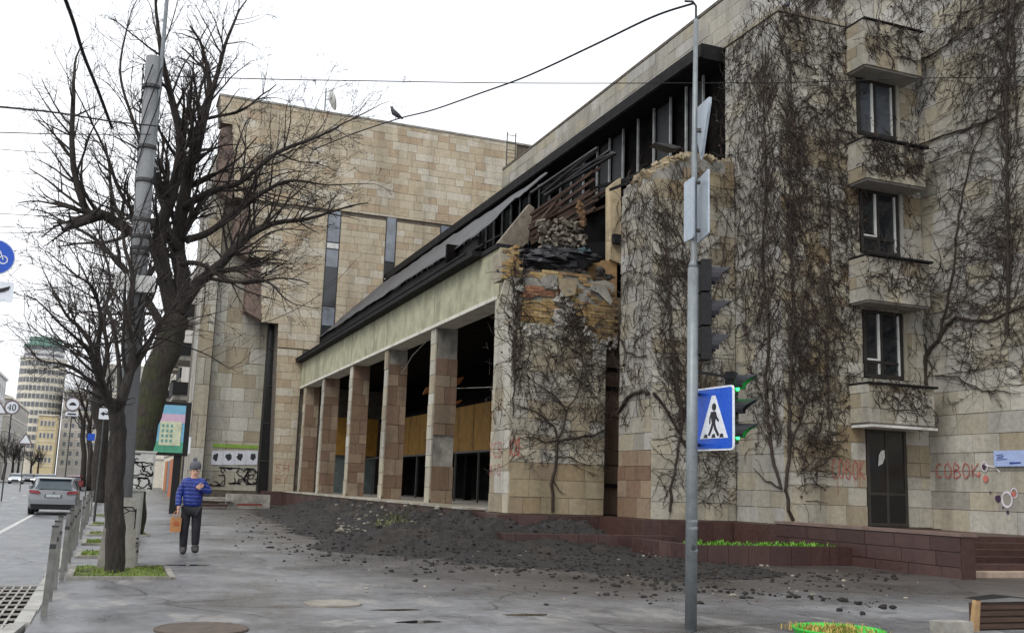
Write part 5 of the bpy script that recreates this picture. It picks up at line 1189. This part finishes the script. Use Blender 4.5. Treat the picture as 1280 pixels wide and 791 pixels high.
def hand(root, d_f, d_t, name):
    """palm with four bent fingers and a thumb"""
    d_f = Vector(d_f).normalized(); d_t = Vector(d_t).normalized(); nn = d_f.cross(d_t).normalized(); V = [root, root+d_f*.05]; E = [(0,1)]; Rr = [(.026,.018),(.036,.016)]
    for k in range(4):
        s = (k-1.5)*.019; L = (.034,.040,.037,.028)[k]; b = len(V); V += [root+d_f*.075+d_t*-s, root+d_f*(.075+L)+d_t*-s+nn*.012, root+d_f*(.075+L*1.4)+d_t*-s+nn*.04]; E += [(1,b),(b,b+1),(b+1,b+2)]; Rr += [.0095,.009,.008]
    b = len(V); V += [root+d_f*.03+d_t*.035, root+d_f*.055+d_t*.055+nn*.012, root+d_f*.085+d_t*.058+nn*.02]; E += [(0,b),(b,b+1),(b+1,b+2)]; Rr += [.012,.0105,.009]
    return skin(name, V, E, Rr, m_skin, person, 1)
hand(w(.265,.07,.87), (0,0,-1), (0,-1,0), 'hand'); hand(w(-.05,.20,1.325), (1,-.1,.25), (0,-.1,1), 'hand')
J = [w(0,0,.87), w(0,0,1.08), w(0,.005,1.28), w(0,.0,1.41), w(0,.005,1.53), w(.18,0,1.41), w(.265,-.02,1.18), w(.27,.04,.98), w(.27,.06,.93), w(-.18,0,1.41), w(-.315,.02,1.21), w(-.16,.17,1.27), w(-.10,.20,1.31)]
skin('jacket', J, [(0,1),(1,2),(2,3),(3,4),(3,5),(5,6),(6,7),(7,8),(3,9),(9,10),(10,11),(11,12)], [(.20,.155),(.205,.165),(.225,.17),(.17,.135),(.11,.10),.09,.078,.062,.056,.09,.078,.06,.055], m_jack, person)
T = [w(0,0,.92), w(.10,0,.86), w(.118,.03,.50), w(.102,-.02,.10), w(-.10,0,.86), w(-.107,.065,.50), w(-.12,.05,.15)]
skin('trousers', T, [(0,1),(1,2),(2,3),(0,4),(4,5),(5,6)], [(.17,.13),(.115,.12),(.09,.095),(.075,.08),(.115,.12),(.09,.095),(.075,.08)], m_trou, person)
skin('boot', [w(.103,-.02,.22), w(.103,-.02,.07), w(.106,.07,.05), w(.11,.15,.045)], chain(0,3), [(.088,.09),(.082,.085),(.068,.06),(.058,.045)], m_boot, person)
skin('boot', [w(-.12,.05,.21), w(-.12,.06,.075), w(-.125,.15,.075), w(-.13,.22,.10)], chain(0,3), [(.088,.09),(.082,.085),(.068,.06),(.058,.045)], m_boot, person)
skin('collar', [w(0,-.01,1.46), w(0,.0,1.53)], [(0,1)], [(.125,.115),(.105,.11)], M('dark_collar', S(30,32,52), .8), person)
hat = MB(); hat.lathe([(.110,0),(.118,.03),(.116,.08),(.104,.12),(.072,.155),(.02,.175)], w(0,.015,1.675), 18); hat.build('hat', m_hat, person, True)
pm = MB(); lump(pm, w(0.02,.015,1.87), .042, (1,1,1), 3, .35, 12, 8); pm.build('pompom', m_hat, person, True)
hh = w(0,.035,1.62)
for s in (-1, 1):
    e_ = MB(); lump(e_, w(s*.030,.112,1.635), .011, (1.3,.6,.8), 1, 0, 8, 6); e_.build('eye', M('dark_eye', S(36,28,26), .3), person, True)
    e_ = MB(); lump(e_, w(s*.086,.01,1.615), .026, (.4,.8,1.2), 2, .1, 8, 6); e_.build('ear', m_skin, person, True)
nb_ = MB(); lump(nb_, w(0,.128,1.605), .016, (.8,1.1,1.4), 4, .1, 8, 6); nb_.build('nose', m_skin, person, True)
mo = MB(); lump(mo, w(0,.113,1.565), .02, (1.3,.4,.35), 5, .1, 8, 6); mo.build('mouth', M('lips', S(176,116,104), .5), person, True)
bagc = w(.29,.08,.83)
bag = empty('paper_bag', (bagc.x, bagc.y, bagc.z-.42), 'brown paper carrier bag held in the hand', 'bag')
MB().add([bagc+Vector((sx*(.105 if z else .10), sy*.055, -.40 if z == 0 else -.12)) for z in (0, 1) for sx, sy in ((-1,-1),(1,-1),(1,1),(-1,1))], [(3,2,1,0),(0,1,5,4),(1,2,6,5),(2,3,7,6),(3,0,4,7)]).build('bag_body', M('kraft_paper', S(178,126,80), .8, var=.12), bag)
for sy in (-.06, .06): MB().tube([bagc+Vector((-.06, sy, -.12)), bagc+Vector((-.045, sy*.4, -.02)), bagc+Vector((0, 0, .02)), bagc+Vector((.045, sy*.4, -.02)), bagc+Vector((.06, sy, -.12))], .008, 5).build('bag_handle', M('kraft_paper', S(178,126,80), .8), bag)
lump_ = MB().prism([bagc+Vector((x, -.066, z)) for x, z in ((-.03,-.2),(.02,-.19),(.06,-.23),(.05,-.27),(0,-.25),(-.05,-.26))], (0,-.003,0)); lump_.build('printed_mark', M('orange_print', S(190,90,50), .7), bag)
# ================================================================== cars
def car(label, x, y, color, back=True, est=True, group=None, detail=True, width=1.79, L=4.55, H=1.46, lit=True):
    """back=True shows its tail to the camera. Built with its near end at y."""
    root = empty('parked_car', (x, y, 0), label, 'car', group); d = 1
    # stations along the length: (t, half width at sill, belt, roof half width, z sill, z belt, z roof)
    def yy(t): return (y + t*L) if back else (y + (1-t)*L)
    m_body = bpy.data.materials.get('car_paint_%d_%d_%d' % color) or NT('car_paint_%d_%d_%d' % color).set(S(*color), .3, .35).m; m_body.node_tree.nodes['Principled BSDF'].inputs['Coat Weight'].default_value = .6
    W = width/2
    st = [(0,.80,.86,.0,.42,.62,.64),(.012,.92,.97,.30,.30,.93,.96),(.05,.95,1.0,.66,.22,.96,1.12),(.12,.97,1.0,.74,.20,.95,1.40),(.22,.98,1.0,.76,.20,.94,1.45),(.42,.98,1.0,.78,.20,.93,1.46),(.58,.98,1.0,.77,.20,.92,1.42),(.72,.97,.99,.66,.20,.92,1.02),(.78,.97,.98,.60,.20,.91,.95),(.92,.95,.95,.5,.24,.80,.83),(.985,.86,.88,.4,.30,.66,.69),(1,.78,.8,.3,.38,.55,.57)]
    if not est: st[2:5] = [(.05,.95,1.0,.60,.22,.96,1.0),(.14,.97,1.0,.62,.20,.95,1.04),(.26,.98,1.0,.74,.20,.94,1.40)]
    k = H/1.46; vs_ = []; ring = 12
    for t, a, b, c, z0, z1, z2 in st:
        z0, z1, z2 = z0*k, z1*k, z2*k
        for sx in (-1, 1):
            pts = [(a*.9, z0), (a, z0+.08), (b, (z0+z1)/2), (b*.985, z1-.03), (b*.93, z1), (max(c, .3)*1.0, z2)]
            if sx == 1: pts = pts[::-1]
            vs_ += [(x+sx*W*p, yy(t), z) for p, z in pts]
    body = MB(); fs = []
    for i in range(len(st)-1):
        for j in range(ring):
            q = (i*ring+j, i*ring+(j+1)%ring, (i+1)*ring+(j+1)%ring, (i+1)*ring+j); fs.append(q if not back else q[::-1])
    fs += [tuple(range(ring)), tuple(range((len(st)-1)*ring, len(st)*ring))]
    body.add(vs_, fs); bo = body.build('body', m_body, root, True)
    es = bo.modifiers.new('bevel', 'BEVEL'); es.width = .03; es.segments = 2; es.limit_method = 'ANGLE'
    sgn = -1 if back else 1
    def end(y_off, t=0): return yy(t) + (sgn*y_off if back else sgn*-y_off)*1
    e0 = yy(0) if back else yy(1); o_ = -1   # near end always faces the camera (-Y)
    if back:
        MB().add([(x-W*.60, yy(.105)-.10, 1.36*k), (x+W*.60, yy(.105)-.10, 1.36*k), (x+W*.74, yy(.03)-.09, .99*k), (x-W*.74, yy(.03)-.09, .99*k)], [(0,3,2,1)]).build('rear_window', glass('car_glass', S(70,82,90), .05), root)
        MB().box((x-W*.66, yy(.10)-.16, 1.385*k), (x+W*.66, yy(.13), 1.41*k)).build('spoiler', m_body, root)
        for s in (-1, 1):
            MB().prism([(x+s*W*.97, yy(.0)-.0, .84*k), (x+s*W*.55, yy(0)-.03, .80*k), (x+s*W*.52, yy(0)-.03, .87*k), (x+s*W*.62, yy(.008)-.03, .93*k), (x+s*W*.96, yy(.012), .95*k)], (0,.10,0)).build('tail_light', M('tail_red', S(120,30,36), .25, var=.1), root)
            MB().box((x+s*W*.5-.12, yy(0)-.035, .46*k), (x+s*W*.5+.12, yy(0)-.01, .50*k)).build('reflector', M('tail_red', S(120,30,36), .25), root)
        MB().box((x-.30, yy(0)-.045, .68*k), (x+.30, yy(0)-.02, .79*k)).build('plate_recess', m_blk, root)
        MB().box((x-.26, yy(0)-.055, .69*k), (x+.26, yy(0)-.046, .785*k)).build('number_plate', M('plate_white', S(190,196,200), .5, var=.25, scale=14), root)
        MB().box((x-W*.9, yy(0)-.05, .42*k), (x+W*.9, yy(.02), .56*k)).build('bumper', m_body, root)
        MB().box((x-W*.85, yy(0)-.03, .26*k), (x+W*.85, yy(.02), .415*k)).build('diffuser', m_blk, root)
        mb = MB(); lump(mb, (x, yy(0)-.012, .885*k), .045, (1,.3,1), 1, 0, 10, 6); mb.build('badge', m_steel, root)
    else:
        MB().add([(x-W*.70, yy(.60)-.01, 1.36*k), (x+W*.70, yy(.60)-.01, 1.36*k), (x+W*.84, yy(.735)-.04, .97*k), (x-W*.84, yy(.735)-.04, .97*k)], [(0,3,2,1)]).build('windscreen', glass('car_glass', S(92,108,118), .05), root)
        t = NT('headlamp'); t.set(S(240,240,235), .2); t.b.inputs['Emission Color'].default_value = (1,.97,.9,1); t.b.inputs['Emission Strength'].default_value = 1.5 if lit else 0
        for s in (-1, 1): MB().box((x+s*W*.72-.16, yy(1)-.03, .58*k), (x+s*W*.72+.16, yy(1)+.2, .70*k)).build('headlight', t.m, root)
        MB().box((x-W*.5, yy(1)-.03, .36*k), (x+W*.5, yy(1)+.1, .58*k)).build('grille', m_blk, root)
    for s in (-1, 1):
        MB().prism([(x+s*W*.965, yy(.10), .98*k), (x+s*W*.965, yy(.68), .95*k), (x+s*W*.81, yy(.56), 1.36*k), (x+s*W*.80, yy(.15), 1.36*k)], (s*.015,0,0)).build('side_window', glass('car_glass', S(92,108,118), .05), root)
        MB().box((x+s*(W+.10)-.09, yy(.66)-.05, .95*k), (x+s*(W+.10)+.09, yy(.66)+.05, 1.07*k)).build('mirror', m_body, root)
        for t_ in (.17, .80):
            wh = MB(); rot = Matrix.Rotation(math.pi/2, 3, 'Y'); wh.lathe([(.20,-.11),(.30,-.11),(.325,-.06),(.325,.06),(.30,.11),(.20,.11)], (x+s*W*.86, yy(t_), .325), 22, axis=rot); wo_ = wh.build('wheel', M('tyre_rubber', S(34,34,35), .9), root, True)
            MB().lathe([(.03,-.115),(.19,-.112),(.2,.112),(.03,.118)], (x+s*W*.86, yy(t_), .325), 14, axis=rot).build('rim', m_steel, wo_)
    return root
cpos = onZ(65, 643, 0)
car('silver estate car seen from behind beside the guard posts', cpos.x+.0, cpos.y-.6, (128,131,134))
for lab, px, py, colr, bk in (('dark red car with tail to us beyond the silver estate', 91, 613, (120,34,36), True), ('black car with glowing red tail behind the red car', 110, 609, (60,24,26), True), ('light grey car ahead of the red car in the lane', 103, 605, (170,174,180), True)):
    q = onZ(px, py, 0); car(lab, q.x, q.y, colr, bk, False)
for lab, px, py, colr in (('white van-like car parked across the road near the ornate house', 18, 604.5, (200,204,208)), ('dark grey car facing us across the road', 33, 604, (86,90,96)), ('silver car facing us across the road', 48, 604.5, (168,172,178)), ('pale blue car at the end of the row across the road', 62, 603.5, (150,166,180))):
    q = onZ(px, py, 0); car(lab, q.x, q.y, colr, False, True, 'cars facing us across the road')
t_l = NT('lit_tail'); 
# birds
def bird(label, p, s, face=1):
    root = empty('pigeon', p, label, 'bird'); p = Vector(p); mb = MB()
    pts = [p+Vector((-.16*face,0,.02))*s/.3, p+Vector((-.06*face,0,.07))*s/.3, p+Vector((.03*face,0,.12))*s/.3, p+Vector((.07*face,0,.18))*s/.3, p+Vector((.08*face,0,.225))*s/.3, p+Vector((.125*face,0,.225))*s/.3]
    mb.tube(pts, [.012*s/.3,.05*s/.3,.062*s/.3,.036*s/.3,.032*s/.3,.004], 8); mb.build('body', M('pigeon_feather', S(66,66,72), .8), root, True)
    for d in (-.015, .015): MB().tube([p+Vector((.01,d,.06))*s/.3, p+Vector((.01,d,0))*s/.3], .006, 4).build('leg', M('pigeon_leg', S(130,70,60), .8), root)
q = onY(984, 15, YT-.05); bird('dark pigeon perched on the corner of the stair tower parapet', (q.x, YT-.04, 15.56), .34)
# ================================================================== overhead wires
random.seed(71)
def wire(label, pts, r, sag=.0):
    P = [onY(x, y, Y) for x, y, Y in pts]; Q = subdivide(P, 10, 0)
    return tag(MB().tube(Q, r, 5).build('overhead_wire', m_blk), label, 'wire')
hook = onY(866, 6, 10.2)
wire('thick sagging black cable from the signal pole hook towards the street trees', [(866,5,10.2),(815,22,11),(740,58,12.5),(660,95,14.5),(600,117,16.5),(540,138,19),(497,149,21),(440,168,24),(390,188,26.5)], .016)
wire('thin cable running level in front of the stair tower and sandstone block', [(1400,88,13),(1280,96,14),(1148,98,15),(1000,103,16),(866,104,17),(640,104,18.2),(440,101,18.2),(330,99,18.1),(205,95,17.9)], .010)
wire('black cable from the concrete pole across the road', [(200,158,17.9),(140,152,16),(70,141,14),(-20,132,12)], .013)
wire('thin grey cable across the road below the black one', [(190,168,17.9),(90,168,17),(-20,165,16)], .008)
wire('twisted heavy cable rising from the limb over the road', [(78,-10,15),(92,28,16),(105,70,17),(122,112,18.5),(140,160,20)], .03)
wire('slack light cable looping from tree to sandstone wall', [(318,405,26),(345,398,32),(385,378,42),(420,352,52),(447,322,64.2)], .014)
for i, (y0, y1) in enumerate(((266,272),(282,288),(292,287),(368,352),(185,196))):
    wire(['faint tram wire high over the road', 'faint tram wire below the highest one', 'faint span wire across the tram wires', 'faint low span wire over the road', 'faint steep wire above the tram wires'][i], [(-20,y0,40),(60,(y0+y1)/2+1,40),(150,y1,40)], .012)
bird('grey pigeon sitting on the sagging cable', onY(494, 148.5, 21.1), .34, -1)
# ================================================================== road signs down the street
def post_sign(name, label, px, py, Y, kind_, r=.33):
    c = onY(px, py, Y); root = empty(name, (c.x, Y, GZ), label, 'road sign'); n = Vector((0,-1,0)); n_, u_ = frame_from(n)
    MB().tube([(c.x, Y+.06, -.05), (c.x, Y+.06, c.z+.3)], .04, 6).build('post', m_steel_d, root)
    circ = lambda q: [(q*math.cos(a*.262), q*math.sin(a*.262)) for a in range(24)]
    pc = Plane((c.x, Y, 0), (1,0,0), (0,-1,0))
    if kind_ in ('40', 'car'):
        MB().prism([c+u_*x+Z*z for x, z in circ(r)], (0,.02,0)).build('rim', M('faded_red', S(112,96,98), .5), root); mb = MB(); flat(mb, c, n, circ(r*.8), .004); mb.build('face', m_signw, root)
        mb = MB()
        if kind_ == '40': write(mb, pc, '40', -.22, c.z-.17, .19, .34, .05, .02, 1.2, 0)
        else: flat(mb, c, n, [(-.2,-.08),(.2,-.08),(.2,.02),(.12,.05),(.08,.12),(-.08,.12),(-.12,.05),(-.2,.02)], .01)
        mb.build('symbol', m_signk, root)
        if kind_ == 'car': plate('sub_plate', c-Z*.62, n, .74, .26, m_signw, None, root, .03); plate('sub_plate', c-Z*.62+Vector((0,-.03,0)), n, .5, .08, m_signk, None, root, .02)
    elif kind_ == 'tri':
        MB().prism([c+u_*x+Z*z for x, z in ((-r,-r*.7),(r,-r*.7),(0,r))], (0,.02,0)).build('rim', M('faded_red', S(112,96,98), .5), root); mb = MB(); flat(mb, c, n, [(-r*.7,-r*.52),(r*.7,-r*.52),(0,r*.66)], .004); mb.build('face', m_signw, root)
    elif kind_ == 'arrow':
        plate('plate', c, n, .36, .36, m_signw, None, root, .03); mb = MB(); flat(mb, c, n, [(-.14,0),(-.02,.08),(-.02,.03),(.13,.03),(.13,-.03),(-.02,-.03),(-.02,-.08)], .004); mb.build('arrow', m_signk, root)
    elif kind_ == 'blue':
        plate('plate', c, n, .5, .5, m_blue, None, root, .05)
    return root
post_sign('speed_limit_sign', 'round 40 speed limit sign across the road before the ornate house', 15, 509, 62, '40', .40)
post_sign('warning_sign', 'triangular warning sign next to the round 40 sign', 0, 511, 62, 'tri', .42)
post_sign('vehicle_sign', 'round sign with a car symbol and white plate beneath it', 91, 505, 70, 'car', .46)
post_sign('arrow_sign', 'small white square sign with a black arrow near the dark street tree', 131, 517, 36, 'arrow')
post_sign('warning_sign', 'small triangular sign low over the far pavement', 32, 549, 95, 'tri', .6)
post_sign('blue_sign', 'small blue square sign in front of the far trees', 114, 546, 80, 'blue')
# ================================================================== advertising light box
a0, a1 = onY(179, 504, 45), onY(224, 566, 45)
ad = empty('advertising_box', (a1.x, 45.2, GZ), 'black framed advertising box with pastel city picture on a dark leg', 'billboard')
x0, x1, z0, z1 = a0.x, a1.x+.12, a1.z, a0.z
MB().box((x0-.12, 45, z0-.12), (x1+.22, 45.3, z1+.14)).build('case', m_blk, ad)
MB().box((x0, 44.985, z0), (x1, 44.999, z1)).build('picture_sky', M('print_sky', S(120,178,206), .4, var=.06), ad)
MB().box((x0, 44.975, z0+1.25), (x1, 44.984, z0+1.62)).build('picture_cloud', M('print_pink', S(206,176,196), .4, var=.06), ad)
MB().box((x0, 44.975, z0), (x1, 44.984, z0+.45)).build('picture_lawn', M('print_green', S(84,160,128), .4), ad)
pb = MB().box((x0+.75, 44.965, z0+.3), (x1-.12, 44.974, z0+1.3)).build('picture_house', M('print_cream', S(208,212,180), .4), ad)
for i in range(3):
    for j in range(4): MB().box((x0+.83+.17*i, 44.96, z0+.42+.21*j), (x0+.93+.17*i, 44.9645, z0+.55+.21*j)).build('picture_window', M('print_teal', S(110,156,150), .4), pb)
MB().box((x1-.32, 45.05, 0), (x1+.0, 45.25, z0-.12)).build('leg', m_blk, ad)
# ================================================================== houses
m_hwin = glass('far_window', S(112,116,122), .3)
def facade(root, pl, U, V, floors, bays, win=(1.2, 1.9), mat=m_white, sill=True, arch=False, wmat=None):
    fh = (V[1]-V[0])/floors; bw = (U[1]-U[0])/bays
    for i in range(floors):
        for j in range(bays):
            u = U[0]+bw*(j+.5); v = V[0]+fh*(i+.5); ww, hh = min(win[0], bw*.6), min(win[1], fh*.66)
            P = [(u-ww/2, v-hh/2), (u+ww/2, v-hh/2), (u+ww/2, v+hh/2), (u-ww/2, v+hh/2)]
            f = MB().prism([pl.p(a, b, .02) for a, b in ((u-ww/2-.14, v-hh/2-.14), (u+ww/2+.14, v-hh/2-.14), (u+ww/2+.14, v+hh/2+.2), (u-ww/2-.14, v+hh/2+.2))], -pl.n*.1 if False else pl.n*.06).build('window', mat, root)
            MB().prism([pl.p(a, b, .085) for a, b in P], pl.n*.02).build('pane', wmat or m_hwin, f)
def house(name, label, x0, x1, y0, y1, h, wall, faces, floors, bays, trim=m_white, roof=None, cat='building', win=(1.2, 1.9)):
    root = empty(name, ((x0+x1)/2, (y0+y1)/2, 0), label, cat)
    MB().box((x0, y0, -.1), (x1, y1, h)).build('wall', wall, root)
    MB().box((x0-.35, y0-.35, h+.005), (x1+.35, y1+.35, h+.55)).build('cornice', trim, root)
    if roof: MB().prism([(x0-.2, y0-.2, h+.56), (x1+.2, y0-.2, h+.56), ((x0+x1)/2, y0+.5, h+3.2)], (0, y1-y0+.4, 0)).build('roof', roof, root)
    for f, nb in faces:
        pl = {'e': Plane((x1, y0, 0), (0,1,0), (1,0,0)), 'w': Plane((x0, y0, 0), (0,1,0), (-1,0,0)), 's': Plane((x0, y0, 0), (1,0,0), (0,-1,0))}[f]
        U = (.6, (y1-y0 if f in 'ew' else x1-x0)-.6); facade(root, pl, U, (4.2, h-.6), floors, nb, win, trim)
        s = MB(); 
        for z in [4.0]+[4.2+(h-4.8)/floors*k for k in range(1, floors)]: s.prism([pl.p(U[0]-.6, z, .0), pl.p(U[1]+.6, z, .0), pl.p(U[1]+.6, z+.22, .0), pl.p(U[0]-.6, z+.22, .0)], pl.n*.14)
        kind(s.build('string_courses', trim, root), 'stuff')
    return root
W_ = lambda n, c: M(n, S(*c), .85, var=.1, dirt=tuple(v*.7 for v in S(*c)[:3])+(1,), scale=.3)
m_h1 = W_('house_white', (214,214,212)); m_h2 = W_('house_yellow', (190,172,118)); m_h3 = W_('house_cream', (218,212,196)); m_h4 = W_('house_grey', (180,175,168)); m_h5 = W_('house_tan', (200,184,146)); m_roof = W_('tin_roof', (104,110,108)); m_green = W_('copper_green', (110,146,134))
house('ornate_house', 'ornate pale stuccoed corner house across the road with heavy cornice', -44, -24.5, 205, 262, 22.5, m_h1, (('e', 12), ('s', 5)), 4, 5, m_white, m_roof)
house('yellow_house', 'tall yellow house across the road cut by the frame edge', -50, -22.5, 150, 176, 24.5, m_h2, (('e', 6), ('s', 7)), 5, 5, m_h3)
house('grey_house', 'grey house beyond the ornate stuccoed corner house', -46, -24, 270, 330, 19, m_h4, (('e', 12), ('s', 5)), 4, 5, m_h3, m_roof)
house('tan_house', 'tan house front closing the street below the round tower block', -27, -20.5, 420, 436, 23, m_h5, (('s', 4),), 4, 5, m_h3)
house('brown_house', 'brown house front at the far bend of the street', -20, 2, 440, 460, 34, m_h4, (('s', 8),), 8, 5, m_h3)
house('grey_block', 'grey apartment block rising at the far bend behind the brown house', -6, 14, 500, 530, 52, m_h4, (('s', 9),), 11, 5, m_h3)
house('cream_house', 'cream house beyond the far bare trees on the pavement side', 5, 24, 150, 240, 23, m_h3, (('w', 16), ('s', 5)), 5, 5, m_white, m_roof)
# older house next to the sandstone block with balconies and shop fronts
old = house('balcony_house', 'older grey house with dark balconies and coloured shopfronts past the sandstone block', 6.2, 22, 92, 135, 21, m_h3, (('w', 9), ('s', 5)), 5, 5, m_h4, m_roof)
for k in range(4):
    for j in range(3):
        y = 94+j*13; z = 6.6+k*3.5; b = MB().box((5.0, y, z), (6.2, y+4.5, z+.25)).build('balcony', m_conc_g, old); MB().box((4.95, y, z+.26), (5.05, y+4.5, z+1.2)).box((5.05, y-.05, z+.26), (6.2, y+.05, z+1.2)).build('railing', m_blk, b)
for k, c in enumerate(((196,150,60), (170,94,60), (200,196,80), (120,140,150), (180,120,80))): MB().box((5.9, 93+k*7, .1), (6.19, 98+k*7, 3.4)).build('shopfront', W_('shop_%d' % k, c), old)
pf2 = onY(222, 545, 60)
rw2 = empty('corner_house', (7, 80, 0), 'dark low house front with projecting balconies right behind the stone pillar', 'building')
MB().box((4.9, 73.5, -.1), (5.3, 90, 14)).build('wall', m_h4, rw2)
for k in range(4): 
    z = 4.2+k*2.8; b = MB().box((3.6, 74.5, z), (4.88, 79, z+.3)).build('balcony', m_conc_g, rw2); MB().box((3.55, 74.5, z+.31), (3.62, 79, z+1.25)).box((3.62, 74.45, z+.31), (4.88, 74.52, z+1.25)).build('railing', m_blk, b)
MB().box((4.3, 74.2, .1), (4.88, 80, 3.2)).build('shopfront', W_('shop_y', (196,170,70)), rw2); MB().box((4.4, 81, .1), (4.88, 86, 3.0)).build('shopfront', W_('shop_o', (176,104,70)), rw2)
for k, (x, y) in enumerate(((217, 522), (222, 556))):
    c = onY(x+9, y, 58); sg = empty('shop_sign', (c.x, 58, 0), ['small white hanging sign beside the advertising box', 'lower white hanging sign with black figure by the pillar'][k], 'sign'); MB().tube([(c.x, 58, 0), (c.x, 58, c.z+.5)], .05, 6).build('post', m_steel_d, sg); plate('plate', c, (0,-1,0), .6, .9 if k else .6, m_signw, None, sg, .05); mb = MB(); flat(mb, c, (0,-1,0), [(-.12,-.2),(.15,-.22),(.1,.1),(-.05,.22)], .01); mb.build('symbol', m_signk, sg)
# round tower block with a green crown
hr = empty('round_tower_block', (-30, 450, 0), 'pale round high-rise with stepped green crown far down the street', 'tower block')
def cyl(r, z0, z1, mat, name, seg=28): return MB().lathe([(r, z0), (r, z1)], (-30, 455, 0), seg).build(name, mat, hr)
a = onY(22, 470, 450); b = onY(81, 470, 450); rr = (b.x-a.x)/2*1.0; cx0 = (a.x+b.x)/2
zt_ = [onY(52, y, 450).z for y in (520, 446, 430, 421)]
def cyl2(r, z0, z1, mat, name, seg=28): return MB().lathe([(r, z0), (r, z1)], (cx0, 455, 0), seg).build(name, mat, hr)
cyl2(rr, 0, zt_[1], m_h3, 'shaft'); cyl2(rr*.88, zt_[1]+.01, zt_[2], m_h1, 'upper_storeys'); cyl2(rr*.72, zt_[2]+.01, zt_[3], m_green, 'crown'); cyl2(rr*1.03, zt_[1]-.9, zt_[1]-.1, m_h1, 'ring'); cyl2(rr*.94, zt_[2]-1, zt_[2]-.1, m_green, 'ring')
z = 8
while z < zt_[2]-2:
    r_ = rr if z < zt_[1]-3 else rr*.88
    for k in range(15):
        th = math.radians(195+k*10.5); d = Vector((math.cos(th), math.sin(th), 0)); u = Vector((-d.y, d.x, 0)); c = Vector((cx0, 455, z))+d*(r_+.02)
        MB().prism([c-u*.62, c+u*.62, c+u*.62+Z*1.9, c-u*.62+Z*1.9], d*.06).build('window', m_hwin, hr)
    z += 3.3
flush_blocks()
